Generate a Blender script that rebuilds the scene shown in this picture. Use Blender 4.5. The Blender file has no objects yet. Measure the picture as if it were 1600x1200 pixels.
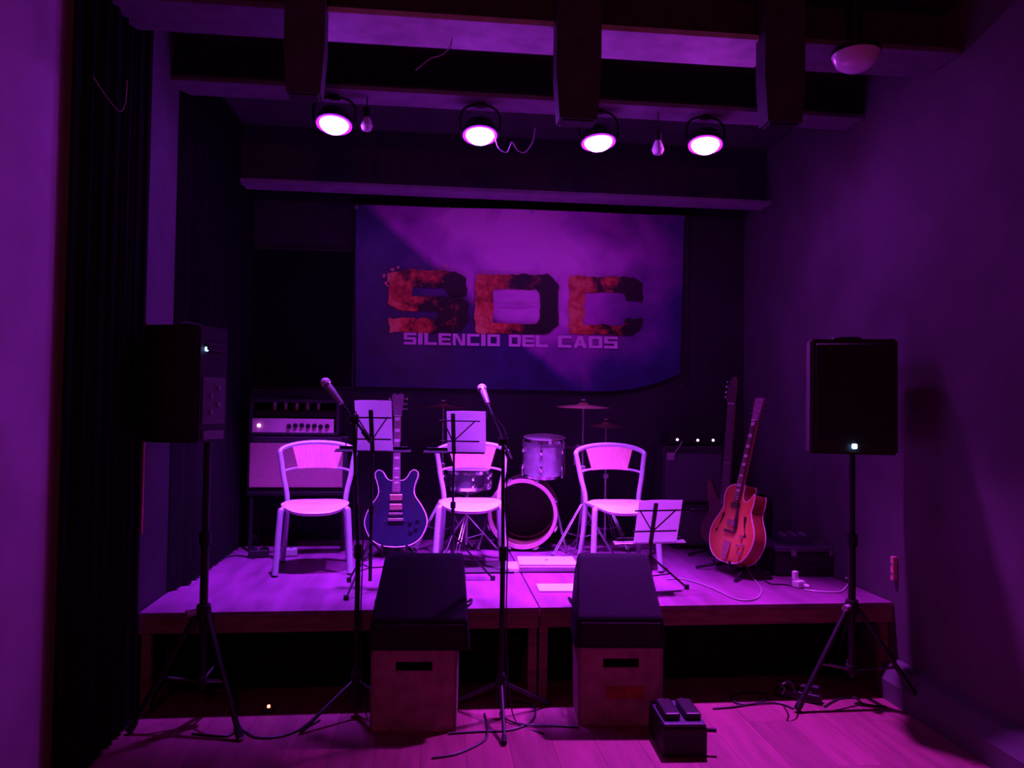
import bpy, bmesh, math, random
from mathutils import Vector, Matrix
from mathutils.geometry import tessellate_polygon
random.seed(7)
R = math.radians
PI = math.pi
scene = bpy.context.scene
C = scene.collection

# ------------------------------------------------------------------ camera
# world: X right along the stage front, Y into the stage, Z up, metres
YAW, PITCH, ROLL, FPX, EYE = R(6.0), R(1.67), R(0.77), 1200.0, 1.5
cam_pos = Vector((0, 0, EYE))
fw = Vector((math.sin(YAW)*math.cos(PITCH), math.cos(YAW)*math.cos(PITCH), math.sin(PITCH)))
r0 = Vector((math.cos(YAW), -math.sin(YAW), 0))
u0 = r0.cross(fw)
rt = r0*math.cos(ROLL) + u0*math.sin(ROLL)
up = u0*math.cos(ROLL) - r0*math.sin(ROLL)
cd = bpy.data.cameras.new('camera')
cd.sensor_width = 36.0
cd.lens = FPX/1600*36.0
cd.clip_start = 0.02
cam = bpy.data.objects.new('camera', cd)
cam.matrix_world = Matrix(((rt.x, up.x, -fw.x, cam_pos.x), (rt.y, up.y, -fw.y, cam_pos.y),
                           (rt.z, up.z, -fw.z, cam_pos.z), (0, 0, 0, 1)))
C.objects.link(cam)
scene.camera = cam

def ray(px, py):
    return (fw*FPX + rt*(px-800) - up*(py-600)).normalized()
def at_y(px, py, Y):
    d = ray(px, py); return cam_pos + d*((Y-cam_pos.y)/d.y)
def at_z(px, py, Z):
    d = ray(px, py); return cam_pos + d*((Z-cam_pos.z)/d.z)

# ------------------------------------------------------------------ world, exposure
scene.view_settings.view_transform = 'Standard'
scene.view_settings.look = 'None'
scene.view_settings.gamma = 1.0
scene.view_settings.exposure = 0.0
scene.view_settings.use_curve_mapping = False
w = bpy.data.worlds.new('world'); scene.world = w; w.use_nodes = True
w.node_tree.nodes['Background'].inputs[0].default_value = (0.55, 0.06, 0.55, 1)
w.node_tree.nodes['Background'].inputs[1].default_value = 0.002

# lamp light (each lamp builder adds its own beam)
LENS = 150.0         # radiance of the lamp lenses
BEAM = 590.0         # watts of each lamp's beam
RED = 36.0           # the red bulb at the back of the room
LENS_K = [0.5, 0.55, 0.65, 0.95]      # share of each lens
BEAM_K = [1.35, 1.6, 1.9, 1.6]   # share of each beam
CONE = [60, 56, 54, 70]           # beam widths in degrees
COL = [(0.38, 0.046, 1.0), (0.42, 0.048, 1.0), (0.44, 0.048, 0.96), (0.55, 0.042, 0.90)]

# ------------------------------------------------------------------ materials
MATS = {}
def mat(name, col, rough=0.6, metal=0.0, var=0.12, scale=30.0, bump=0.0, emit=None, estr=0.0,
        trans=0.0, spec=0.5, aniso=None):
    if name in MATS: return MATS[name]
    m = bpy.data.materials.new(name); m.use_nodes = True
    nt = m.node_tree; b = nt.nodes['Principled BSDF']
    tc = nt.nodes.new('ShaderNodeTexCoord')
    src = tc.outputs['Object']
    if aniso:
        mp = nt.nodes.new('ShaderNodeMapping'); mp.inputs['Scale'].default_value = aniso
        nt.links.new(src, mp.inputs[0]); src = mp.outputs[0]
    n = nt.nodes.new('ShaderNodeTexNoise'); n.inputs['Scale'].default_value = scale
    n.inputs['Detail'].default_value = 4
    nt.links.new(src, n.inputs['Vector'])
    rp = nt.nodes.new('ShaderNodeMapRange')
    rp.inputs['From Min'].default_value = 0.3; rp.inputs['From Max'].default_value = 0.7
    rp.inputs['To Min'].default_value = 1-var; rp.inputs['To Max'].default_value = 1+var
    nt.links.new(n.outputs['Fac'], rp.inputs['Value'])
    mx = nt.nodes.new('ShaderNodeVectorMath'); mx.operation = 'SCALE'
    mx.inputs[0].default_value = col[:3]
    nt.links.new(rp.outputs[0], mx.inputs['Scale'])
    nt.links.new(mx.outputs[0], b.inputs['Base Color'])
    b.inputs['Roughness'].default_value = rough
    b.inputs['Metallic'].default_value = metal
    b.inputs['Specular IOR Level'].default_value = spec
    if bump:
        bp = nt.nodes.new('ShaderNodeBump'); bp.inputs['Strength'].default_value = bump
        bp.inputs['Distance'].default_value = 0.01
        nt.links.new(n.outputs['Fac'], bp.inputs['Height']); nt.links.new(bp.outputs[0], b.inputs['Normal'])
    if emit:
        b.inputs['Emission Color'].default_value = (*emit, 1); b.inputs['Emission Strength'].default_value = estr
    if trans:
        t = nt.nodes.new('ShaderNodeBsdfTranslucent'); t.inputs['Color'].default_value = (*col[:3], 1)
        ms = nt.nodes.new('ShaderNodeMixShader'); ms.inputs[0].default_value = trans
        nt.links.new(b.outputs[0], ms.inputs[1]); nt.links.new(t.outputs[0], ms.inputs[2])
        nt.links.new(ms.outputs[0], nt.nodes['Material Output'].inputs['Surface'])
    MATS[name] = m
    return m

m_black = mat('black_plastic', (0.008, 0.007, 0.009), 0.6, 0, 0.2, 60)
m_tolex = mat('black_tolex', (0.022, 0.018, 0.024), 0.7, 0, 0.25, 250, 0.3)
m_mblack = mat('black_metal', (0.009, 0.009, 0.010), 0.45, 0.0, 0.15, 40)
m_chrome = mat('chrome', (0.8, 0.8, 0.82), 0.18, 1.0, 0.05, 40)
m_dchrome = mat('dull_steel', (0.5, 0.5, 0.52), 0.35, 1.0, 0.08, 40)
m_tube = mat('chair_silver_paint', (0.54, 0.55, 0.62), 0.38, 0.25, 0.06, 30)
m_seat = mat('chair_seat_vinyl', (0.86, 0.82, 0.84), 0.35, 0, 0.06, 25)
m_pad = mat('chair_back_wood', (0.80, 0.42, 0.38), 0.5, 0, 0.12, 14, 0, aniso=(8, 1, 1))
m_rubber = mat('rubber', (0.015, 0.015, 0.016), 0.8, 0, 0.1, 40)
m_wall = mat('wall_dark_paint', (0.022, 0.018, 0.026), 0.75, 0, 0.22, 5, 0.1)
m_wallleft = mat('wall_left_pale_paint', (0.66, 0.50, 0.70), 0.8, 0, 0.15, 3, 0.1)
m_wallside = mat('wall_purple_grey_paint', (0.10, 0.08, 0.10), 0.8, 0, 0.2, 3, 0.1)
m_pier = mat('pier_grey_paint', (0.13, 0.11, 0.14), 0.8, 0, 0.12, 5, 0.1)
m_ceil = mat('ceiling_black_paint', (0.05, 0.045, 0.05), 0.8, 0, 0.25, 6, 0.2)
m_flange = mat('beam_pale_paint', (0.60, 0.55, 0.60), 0.6, 0, 0.2, 10)
m_web = mat('beam_dark_paint', (0.05, 0.045, 0.055), 0.7, 0, 0.2, 10)
m_cloth = mat('black_cloth', (0.010, 0.008, 0.010), 0.95, 0, 0.2, 40, spec=0.1)
m_deck = mat('stage_deck_ply', (0.22, 0.055, 0.19), 0.5, 0, 0.3, 5, 0.08, aniso=(2.5, 0.5, 1))
m_rail = mat('stage_rail_wood', (0.22, 0.11, 0.09), 0.65, 0, 0.35, 6, 0.1, aniso=(1, 6, 6))
m_paper = mat('paper', (0.85, 0.83, 0.85), 0.8, 0, 0.03, 20, trans=0.6)
m_white = mat('white_plastic', (0.82, 0.80, 0.82), 0.45, 0, 0.03, 20)
m_cable = mat('black_cable', (0.02, 0.018, 0.02), 0.5, 0, 0.1, 30)
m_gcable = mat('grey_cable', (0.35, 0.30, 0.34), 0.5, 0, 0.1, 30)
m_crate = mat('crate_board', (0.34, 0.17, 0.19), 0.75, 0, 0.3, 14, 0.15)
m_wedge = mat('monitor_carpet', (0.017, 0.012, 0.024), 0.9, 0, 0.3, 220, 0.3, spec=0.2)
m_grille = mat('speaker_grille', (0.006, 0.005, 0.006), 0.7, 0.0, 0.4, 300, 0.4)
m_brass = mat('cymbal_bronze', (0.72, 0.45, 0.25), 0.32, 0.9, 0.12, 20)
m_shell = mat('drum_shell_lacquer', (0.34, 0.28, 0.36), 0.3, 0.1, 0.2, 22)
m_head = mat('drum_head', (0.6, 0.55, 0.58), 0.5, 0, 0.06, 18)
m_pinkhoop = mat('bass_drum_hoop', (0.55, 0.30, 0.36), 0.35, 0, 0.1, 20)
m_inner = mat('drum_inner_wood', (0.16, 0.07, 0.06), 0.6, 0, 0.2, 14)
m_gblue = mat('guitar_dark_blue_lacquer', (0.018, 0.020, 0.05), 0.18, 0, 0.15, 8)
m_bind = mat('guitar_binding', (0.85, 0.75, 0.72), 0.4, 0, 0.04, 20)
m_maple = mat('maple_neck', (0.50, 0.27, 0.16), 0.4, 0, 0.15, 10)
m_rose = mat('fretboard', (0.09, 0.045, 0.06), 0.5, 0, 0.2, 20)
m_inlay = mat('pearl_inlay', (0.85, 0.75, 0.82), 0.3, 0, 0.05, 20)
m_pick = mat('gold_pickup', (0.85, 0.50, 0.45), 0.25, 0.8, 0.06, 30)
m_pickguard = mat('dark_pickguard', (0.04, 0.015, 0.03), 0.3, 0, 0.1, 20)
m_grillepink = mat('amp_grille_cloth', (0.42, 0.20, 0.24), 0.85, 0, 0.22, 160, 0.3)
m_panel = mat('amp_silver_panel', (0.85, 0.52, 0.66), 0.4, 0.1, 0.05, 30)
m_gamp = mat('grey_amp_cloth', (0.075, 0.06, 0.085), 0.85, 0, 0.2, 200, 0.3)
m_ledw = mat('led_white', (0.9, 0.9, 0.9), 0.4, emit=(1, 0.85, 1), estr=3.5)
m_ledb = mat('led_blue', (0.5, 0.6, 1), 0.4, emit=(0.25, 0.55, 1.0), estr=9)
m_ledr = mat('led_red', (1, 0.4, 0.3), 0.4, emit=(1.0, 0.22, 0.13), estr=6)
m_ledp = mat('pilot_lamp', (1, 0.6, 0.9), 0.4, emit=(1.0, 0.5, 0.95), estr=3)
m_redlit = mat('red_lit_edge', (0.55, 0.12, 0.12), 0.5, 0, 0.1, 20)
m_glass = mat('frosted_glass', (0.75, 0.65, 0.75), 0.25, 0, 0.04, 20)
m_text = mat('banner_text_print', (1.0, 0.6, 0.95), 0.55, 0, 0.04, 20)

def sunburst():
    m = bpy.data.materials.new('sunburst_lacquer'); m.use_nodes = True
    nt = m.node_tree; b = nt.nodes['Principled BSDF']
    tc = nt.nodes.new('ShaderNodeTexCoord')
    mp = nt.nodes.new('ShaderNodeMapping'); mp.inputs['Location'].default_value = (0, 0, -0.95)
    mp.inputs['Scale'].default_value = (4.6, 0.5, 4.0)
    g = nt.nodes.new('ShaderNodeTexGradient'); g.gradient_type = 'SPHERICAL'
    cr = nt.nodes.new('ShaderNodeValToRGB')
    cr.color_ramp.elements[0].color = (0.55, 0.13, 0.04, 1); cr.color_ramp.elements[0].position = 0.0
    cr.color_ramp.elements[1].color = (0.95, 0.42, 0.14, 1); cr.color_ramp.elements[1].position = 0.8
    nt.links.new(tc.outputs['Object'], mp.inputs[0]); nt.links.new(mp.outputs[0], g.inputs[0])
    nt.links.new(g.outputs[0], cr.inputs[0]); nt.links.new(cr.outputs[0], b.inputs['Base Color'])
    b.inputs['Roughness'].default_value = 0.28
    return m
m_sun = sunburst()

# ------------------------------------------------------------------ mesh helpers
def BM(): return bmesh.new()
def box(bm, cx, cy, cz, sx, sy, sz, bev=0.0, mtx=None):
    t = bmesh.new()
    bmesh.ops.create_cube(t, size=1.0)
    bmesh.ops.scale(t, vec=(sx, sy, sz), verts=t.verts)
    if bev:
        bmesh.ops.bevel(t, geom=t.edges[:], offset=bev, segments=2, affect='EDGES', profile=0.5)
    bmesh.ops.translate(t, vec=(cx, cy, cz), verts=t.verts)
    if mtx: bmesh.ops.transform(t, matrix=mtx, verts=t.verts)
    merge(bm, t); return bm
def merge(bm, t):
    me = bpy.data.meshes.new('tmp'); t.to_mesh(me); t.free(); bm.from_mesh(me); bpy.data.meshes.remove(me)
def crom(pts, n=6, closed=False):
    P = [Vector(p) for p in pts]; out = []; N = len(P)
    rng = range(N) if closed else range(N-1)
    for i in rng:
        if closed: a, b, c, d = P[i-1], P[i], P[(i+1) % N], P[(i+2) % N]
        else: a, b, c, d = P[max(i-1, 0)], P[i], P[i+1], P[min(i+2, N-1)]
        for k in range(n):
            t = k/n
            out.append(0.5*((2*b)+(c-a)*t+(2*a-5*b+4*c-d)*t*t+(3*b-a-3*c+d)*t*t*t))
    if not closed: out.append(P[-1])
    return out
def tube(bm, pts, r, n=8, closed=False, cap=True):
    P = [Vector(p) for p in pts]; N = len(P); rings = []
    rs = r if isinstance(r, (list, tuple)) else [r]*N
    prev = None
    for i in range(N):
        if closed: t = P[(i+1) % N]-P[i-1]
        else: t = P[min(i+1, N-1)]-P[max(i-1, 0)]
        if t.length < 1e-9: t = Vector((0, 0, 1))
        t.normalize()
        if prev is None:
            a = Vector((0, 0, 1)) if abs(t.z) < 0.9 else Vector((1, 0, 0))
            nrm = (a - t*a.dot(t)).normalized()
        else:
            nrm = prev - t*prev.dot(t)
            nrm = nrm.normalized() if nrm.length > 1e-6 else prev
        prev = nrm; bn = t.cross(nrm)
        rings.append([bm.verts.new(P[i]+(nrm*math.cos(2*PI*k/n)+bn*math.sin(2*PI*k/n))*rs[i]) for k in range(n)])
    for i in range(N if closed else N-1):
        A, B = rings[i], rings[(i+1) % N]
        for k in range(n): bm.faces.new((A[k], A[(k+1) % n], B[(k+1) % n], B[k]))
    if cap and not closed:
        bm.faces.new(rings[0][::-1]); bm.faces.new(rings[-1])
    return bm
def lathe(bm, prof, n=24, mtx=None, close=True):
    t = bmesh.new(); rings = []
    for (r, z) in prof:
        if r < 1e-6: rings.append([t.verts.new((0, 0, z))])
        else: rings.append([t.verts.new((r*math.cos(2*PI*k/n), r*math.sin(2*PI*k/n), z)) for k in range(n)])
    for A, B in zip(rings[:-1], rings[1:]):
        for k in range(n):
            k2 = (k+1) % n
            if len(A) == 1 and len(B) == 1: continue
            if len(A) == 1: t.faces.new((A[0], B[k2], B[k]))
            elif len(B) == 1: t.faces.new((A[k], A[k2], B[0]))
            else: t.faces.new((A[k], A[k2], B[k2], B[k]))
    bmesh.ops.recalc_face_normals(t, faces=t.faces)
    if mtx: bmesh.ops.transform(t, matrix=mtx, verts=t.verts)
    merge(bm, t); return bm
def prism(bm, poly, y0, y1, mtx=None):
    """polygon of (x, z) extruded along y from y0 to y1"""
    t = bmesh.new()
    a = [t.verts.new((x, y0, z)) for x, z in poly]; b = [t.verts.new((x, y1, z)) for x, z in poly]
    t.faces.new(a); t.faces.new(b[::-1]); n = len(poly)
    for i in range(n): t.faces.new((a[i], b[i], b[(i+1) % n], a[(i+1) % n]))
    bmesh.ops.recalc_face_normals(t, faces=t.faces)
    if mtx: bmesh.ops.transform(t, matrix=mtx, verts=t.verts)
    merge(bm, t); return bm
def rod(bm, a, b, r, n=8): return tube(bm, [a, b], r, n)
def TM(loc=(0, 0, 0), rx=0, ry=0, rz=0):
    return Matrix.Translation(loc) @ Matrix.Rotation(rz, 4, 'Z') @ Matrix.Rotation(ry, 4, 'Y') @ Matrix.Rotation(rx, 4, 'X')
def obj(name, bm, m, parent=None, smooth=False, loc=None):
    me = bpy.data.meshes.new(name); bm.to_mesh(me); bm.free(); me.materials.append(m)
    if smooth:
        for p in me.polygons: p.use_smooth = True
        try: me.set_sharp_from_angle(angle=R(38))
        except Exception: pass
    o = bpy.data.objects.new(name, me); C.objects.link(o)
    if parent: o.parent = parent
    if loc is not None: o.location = loc
    return o
def tag(o, label, cat, group=None):
    o['label'] = label; o['category'] = cat
    if group: o['group'] = group
    return o
def thing(name, label, cat, loc=(0, 0, 0), rz=0.0, group=None):
    o = bpy.data.objects.new(name, None); o.empty_display_size = 0.05; C.objects.link(o)
    o.location = loc; o.rotation_euler = (0, 0, rz)
    return tag(o, label, cat, group)
def struct(name, bm, m, parent=None):
    o = obj(name, bm, m, parent)
    if parent is None: o['kind'] = 'structure'
    return o
def dup(root, loc, rz, label, group=None):
    r = root.copy(); C.objects.link(r); r.location = loc; r.rotation_euler = (0, 0, rz); r['label'] = label
    if group: r['group'] = group
    for ch in list(root.children):
        c = ch.copy(); C.objects.link(c); c.parent = r
        for g in ch.children:
            d = g.copy(); C.objects.link(d); d.parent = c
    return r

# ------------------------------------------------------------------ dimensions
SZ = 0.48                      # stage deck height
XL, XR = -1.41, 2.48           # stage opening
YF, YB = 3.90, 5.90            # stage front, back wall
CZ = 3.45                      # ceiling
YN = -3.0                      # wall behind the photographer

# ------------------------------------------------------------------ room shell
fl = struct('floor', box(BM(), 0.5, 1.5, -0.06, 4.4, 9.2, 0.08), m_web)
def laminate():
    m = bpy.data.materials.new('laminate'); m.use_nodes = True
    nt = m.node_tree; b = nt.nodes['Principled BSDF']
    tc = nt.nodes.new('ShaderNodeTexCoord'); oi = nt.nodes.new('ShaderNodeObjectInfo')
    mp = nt.nodes.new('ShaderNodeMapping'); mp.inputs['Scale'].default_value = (9, 0.9, 1)
    ad = nt.nodes.new('ShaderNodeVectorMath'); ad.operation = 'ADD'
    nt.links.new(tc.outputs['Object'], mp.inputs[0]); nt.links.new(mp.outputs[0], ad.inputs[0])
    cb = nt.nodes.new('ShaderNodeCombineXYZ'); ml = nt.nodes.new('ShaderNodeMath'); ml.operation = 'MULTIPLY'; ml.inputs[1].default_value = 37
    nt.links.new(oi.outputs['Random'], ml.inputs[0]); nt.links.new(ml.outputs[0], cb.inputs[0]); nt.links.new(cb.outputs[0], ad.inputs[1])
    n = nt.nodes.new('ShaderNodeTexNoise'); n.inputs['Scale'].default_value = 2.5; n.inputs['Detail'].default_value = 5
    nt.links.new(ad.outputs[0], n.inputs[0])
    cr = nt.nodes.new('ShaderNodeValToRGB')
    cr.color_ramp.elements[0].position = 0.3; cr.color_ramp.elements[0].color = (0.19, 0.042, 0.075, 1)
    cr.color_ramp.elements[1].position = 0.7; cr.color_ramp.elements[1].color = (0.30, 0.07, 0.125, 1)
    nt.links.new(n.outputs[0], cr.inputs[0])
    mr = nt.nodes.new('ShaderNodeMapRange'); mr.inputs['To Min'].default_value = 0.85; mr.inputs['To Max'].default_value = 1.15
    nt.links.new(oi.outputs['Random'], mr.inputs[0])
    sc = nt.nodes.new('ShaderNodeVectorMath'); sc.operation = 'SCALE'
    nt.links.new(cr.outputs[0], sc.inputs[0]); nt.links.new(mr.outputs[0], sc.inputs['Scale'])
    nt.links.new(sc.outputs[0], b.inputs['Base Color']); b.inputs['Roughness'].default_value = 0.55
    return m
m_lam = laminate()
pw, pl = 0.195, 1.38
first = None
for i in range(20):
    x = -1.385 + pw*(i+0.5)
    off = (i*0.47) % pl
    y = -0.4 - off
    while y < 4.6:
        if first is None:
            first = obj('plank', box(BM(), 0, 0, 0, pw-0.0009, pl-0.0009, 0.02, 0.0006), m_lam, fl); o = first
        else:
            o = first.copy(); C.objects.link(o)
        o.location = (x, y+pl/2, -0.010)
        y += pl
struct('ceiling', box(BM(), 0.5, 1.5, CZ+0.05, 4.4, 9.2, 0.1), m_ceil)
struct('wall_back', box(BM(), 0.5, YB+0.05, CZ/2, 4.4, 0.1, CZ), m_wall)
struct('wall_right', box(BM(), XR+0.05, 1.45, CZ/2, 0.1, 8.9, CZ), m_wallside)
struct('wall_left', box(BM(), XL-0.05-0.0, 1.45, CZ/2, 0.1, 8.9, CZ), m_wallleft)
struct('wall_front', box(BM(), 0.5, YN-0.05, CZ/2, 4.4, 0.1, CZ), m_wall)
# painted pier on the left flank of the stage
pz_ = 1.88
struct('trim_1', box(BM(), XL+0.006, 4.12, (CZ+pz_)/2, 0.02, 0.42, CZ-pz_, 0.004), m_pier)
struct('trim_6', box(BM(), XL+0.006, 4.12, pz_/2, 0.022, 0.42, pz_-0.004, 0.004), mat('pier_lower_dark', (0.015, 0.012, 0.018), 0.6, 0, 0.3, 9, 0.15))  # lower pier coloured darker than the upper part
# added strip, red light on the pier's corner put into its colour
a = at_y(218, 503, 3.885); b = at_y(217, 835, 3.885)
struct('trim_2', box(BM(), XL+0.015, 3.885, (a.z+b.z)/2, 0.045, 0.018, a.z-b.z, 0.004), m_redlit)
struct('baseboard_right', prism(BM(), [(XR-0.10, 0), (XR-0.10, 0.10), (XR-0.05, 0.17), (XR, 0.19), (XR, 0)], YN, YF-0.01), m_wallside)
# ceiling joists whose pale undersides catch the light
BZ = 3.20
m_grey = mat('beam_dim_end', (0.13, 0.11, 0.14), 0.7, 0, 0.2, 10)  # end flanges coloured darker for the dimmer ends of the joists
m_dimflange = mat('beam_dimmed_paint', (0.26, 0.22, 0.28), 0.7, 0, 0.2, 10)  # darker copy of the pale paint; dimness of the rear joists put into colour
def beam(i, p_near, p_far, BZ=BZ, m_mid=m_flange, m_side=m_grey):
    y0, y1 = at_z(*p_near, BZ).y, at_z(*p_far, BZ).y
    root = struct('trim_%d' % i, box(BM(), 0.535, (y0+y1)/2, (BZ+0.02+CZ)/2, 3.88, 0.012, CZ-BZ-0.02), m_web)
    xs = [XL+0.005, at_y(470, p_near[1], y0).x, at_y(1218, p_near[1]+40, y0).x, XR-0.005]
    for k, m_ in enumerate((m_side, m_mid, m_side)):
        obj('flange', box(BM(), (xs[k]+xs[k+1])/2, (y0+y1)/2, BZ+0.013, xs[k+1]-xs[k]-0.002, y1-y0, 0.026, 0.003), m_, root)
    return (y0+y1)/2
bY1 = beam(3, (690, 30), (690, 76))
bY2 = beam(4, (690, 148), (690, 170), m_mid=m_dimflange)
bY3 = beam(5, (700, 297), (700, 309), 3.02, m_mid=m_dimflange, m_side=m_dimflange)

# dark drop boxes in front of the first joist
for k, (x0, x1, yb, lab) in enumerate([(445, 508, 150, 'black boxed-in post hanging under the front ceiling joist, leftmost of three'),
                                   (866, 935, 190, 'black boxed-in post hanging between the two bright stretches of front joist'),
                                   (1188, 1250, 195, 'black boxed-in post at the right end of the front ceiling joist')]):
    Y = bY1-0.16
    A, B = at_y(x0, yb, Y), at_y(x1, yb, Y)
    t = thing('ceiling_post', lab, 'post', ((A.x+B.x)/2, Y, 0), 0, 'black posts under the front ceiling joist')
    wd = B.x-A.x
    obj('casing', prism(BM(), [(-wd/2, CZ), (wd/2, CZ), (wd/2, A.z+0.2), (wd*0.42, A.z), (-wd*0.42, A.z), (-wd/2, A.z+0.2)], -0.05, 0.05), m_web, t)
    obj('end_plate', box(BM(), 0, 0, A.z-0.004, wd*0.7, 0.08, 0.008, 0.002), m_mblack, t)

# ------------------------------------------------------------------ stage platforms
XS = at_z(840, 943, SZ).x
def platform(x0, x1, label):
    t = thing('stage_platform', label, 'stage', ((x0+x1)/2, (YF+YB)/2, 0), 0, 'stage platforms')
    wx, wy = x1-x0-0.006, YB-YF-0.004
    obj('deck', box(BM(), 0, 0, SZ-0.012, wx, wy, 0.024, 0.003), m_deck, t)
    hz = SZ-0.024
    obj('front_rail', box(BM(), 0, -wy/2+0.02, hz-0.04, wx, 0.04, 0.08, 0.003), m_rail, t)
    obj('back_rail', box(BM(), 0, wy/2-0.02, hz-0.04, wx, 0.04, 0.08, 0.003), m_rail, t)
    for sx in (-1, 1):
        obj('side_rail', box(BM(), sx*(wx/2-0.02), 0, hz-0.04, 0.04, wy-0.08, 0.08, 0.003), m_rail, t)
        for sy in (-1, 1):
            obj('leg', box(BM(), sx*(wx/2-0.025), sy*(wy/2-0.06), (hz-0.08)/2, 0.045, 0.045, hz-0.08, 0.003), m_rail, t)
    # added dark sheet stands for the shade under the stage, behind the front rail
    obj('shade_sheet', box(BM(), 0, -wy/2+0.30, (hz-0.002)/2, wx-0.10, 0.01, hz-0.004), m_cloth, t)
platform(XL+0.02, XS, 'left half of the wooden stage, under the guitar amplifier and first chair')
platform(XS, XR-0.002, 'right half of the wooden stage, under the sunburst guitar')

# ------------------------------------------------------------------ banner
BY = YB-0.03
def bq(px, py, dy=0.0): return at_y(px, py, BY+dy)
def banner_mat():
    m = bpy.data.materials.new('banner_print_and_glare'); m.use_nodes = True
    nt = m.node_tree; L = nt.links; b = nt.nodes['Principled BSDF']
    b.inputs['Roughness'].default_value = 0.34
    tc = nt.nodes.new('ShaderNodeTexCoord')
    sp = nt.nodes.new('ShaderNodeSeparateXYZ'); L.new(tc.outputs['Generated'], sp.inputs[0])
    n = nt.nodes.new('ShaderNodeTexNoise'); n.inputs['Scale'].default_value = 2.6; n.inputs['Detail'].default_value = 6
    n.inputs['Distortion'].default_value = 0.6; L.new(tc.outputs['Object'], n.inputs[0])
    def math_(op, a, bb=None, clamp=False):
        q = nt.nodes.new('ShaderNodeMath'); q.operation = op; q.use_clamp = clamp
        for i, v in enumerate((a, bb)):
            if v is None: continue
            if isinstance(v, (int, float)): q.inputs[i].default_value = v
            else: L.new(v, q.inputs[i])
        return q.outputs[0]
    U, V = sp.outputs[0], sp.outputs[2]
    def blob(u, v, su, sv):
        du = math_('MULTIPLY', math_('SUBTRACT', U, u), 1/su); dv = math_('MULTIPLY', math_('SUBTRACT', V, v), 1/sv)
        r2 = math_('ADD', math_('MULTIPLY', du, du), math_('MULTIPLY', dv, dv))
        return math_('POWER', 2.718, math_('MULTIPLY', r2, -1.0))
    # printed light cones, left one sharp-edged; upper haze and spots also paint in lamp glare
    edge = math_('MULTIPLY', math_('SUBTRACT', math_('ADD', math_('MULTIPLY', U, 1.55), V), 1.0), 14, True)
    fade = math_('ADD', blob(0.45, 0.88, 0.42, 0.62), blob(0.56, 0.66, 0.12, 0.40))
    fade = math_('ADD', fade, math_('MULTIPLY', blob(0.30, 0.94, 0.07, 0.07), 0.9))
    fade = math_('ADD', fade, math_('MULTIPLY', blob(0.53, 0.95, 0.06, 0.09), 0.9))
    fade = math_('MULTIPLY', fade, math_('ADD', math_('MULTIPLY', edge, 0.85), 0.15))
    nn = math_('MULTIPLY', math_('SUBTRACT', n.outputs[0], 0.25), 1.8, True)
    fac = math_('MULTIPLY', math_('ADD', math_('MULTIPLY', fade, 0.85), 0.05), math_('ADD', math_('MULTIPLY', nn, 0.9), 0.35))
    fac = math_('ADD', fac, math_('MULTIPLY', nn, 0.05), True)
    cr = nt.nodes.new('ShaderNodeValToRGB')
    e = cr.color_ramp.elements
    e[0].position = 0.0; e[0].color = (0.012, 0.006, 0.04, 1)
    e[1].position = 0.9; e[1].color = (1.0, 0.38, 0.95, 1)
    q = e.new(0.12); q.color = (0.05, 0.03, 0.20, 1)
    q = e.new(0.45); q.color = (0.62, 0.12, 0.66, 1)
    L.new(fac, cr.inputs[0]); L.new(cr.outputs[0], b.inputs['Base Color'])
    return m
def letter_mat():
    m = bpy.data.materials.new('banner_burnt_letter'); m.use_nodes = True
    nt = m.node_tree; L = nt.links; b = nt.nodes['Principled BSDF']; b.inputs['Roughness'].default_value = 0.45
    tc = nt.nodes.new('ShaderNodeTexCoord')
    n = nt.nodes.new('ShaderNodeTexNoise'); n.inputs['Scale'].default_value = 7; n.inputs['Detail'].default_value = 8; n.inputs['Roughness'].default_value = 0.7
    L.new(tc.outputs['Object'], n.inputs[0])
    sp = nt.nodes.new('ShaderNodeSeparateXYZ'); L.new(tc.outputs['Generated'], sp.inputs[0])
    q = nt.nodes.new('ShaderNodeMath'); q.operation = 'MULTIPLY_ADD'; q.inputs[1].default_value = -0.42; L.new(sp.outputs[0], q.inputs[0]); L.new(n.outputs[0], q.inputs[2])
    cr = nt.nodes.new('ShaderNodeValToRGB'); e = cr.color_ramp.elements
    e[0].position = 0.27; e[0].color = (0.012, 0.004, 0.008, 1); e[1].position = 0.52; e[1].color = (1.0, 0.40, 0.18, 1)
    k = e.new(0.34); k.color = (0.42, 0.06, 0.03, 1)
    k = e.new(0.42); k.color = (0.85, 0.13, 0.05, 1)
    L.new(q.outputs[0], cr.inputs[0]); L.new(cr.outputs[0], b.inputs['Base Color'])
    return m
bc = bq(812, 465)
ban = thing('banner', 'large printed vinyl band banner with SDC lettering hanging on the back wall', 'banner', (bc.x, BY, 0))
bm = BM(); NX, NZ = 60, 36; grid = []
for j in range(NZ+1):
    row = []
    for i in range(NX+1):
        u, v = i/NX, j/NZ
        top = bq(556+u*513, 320+u*17); bot = bq(556+u*506, 604+u*10 - 30*max(0, (u-0.75)/0.25)**2)
        p = bot.lerp(top, v)
        wr = 0.010*math.sin(u*9+v*3)*(0.4+v) + 0.007*math.sin(u*23-v*8)*v*v + 0.005*math.sin(v*7+u*3)
        wr += 0.014*math.exp(-((u-0.53)/0.07)**2)*v**6
        row.append(bm.verts.new((p.x-bc.x, -0.010-wr*0.6, p.z)))
    grid.append(row)
for j in range(NZ):
    for i in range(NX): bm.faces.new((grid[j][i], grid[j][i+1], grid[j+1][i+1], grid[j+1][i]))
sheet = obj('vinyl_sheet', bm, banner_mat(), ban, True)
LD = -0.055
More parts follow.
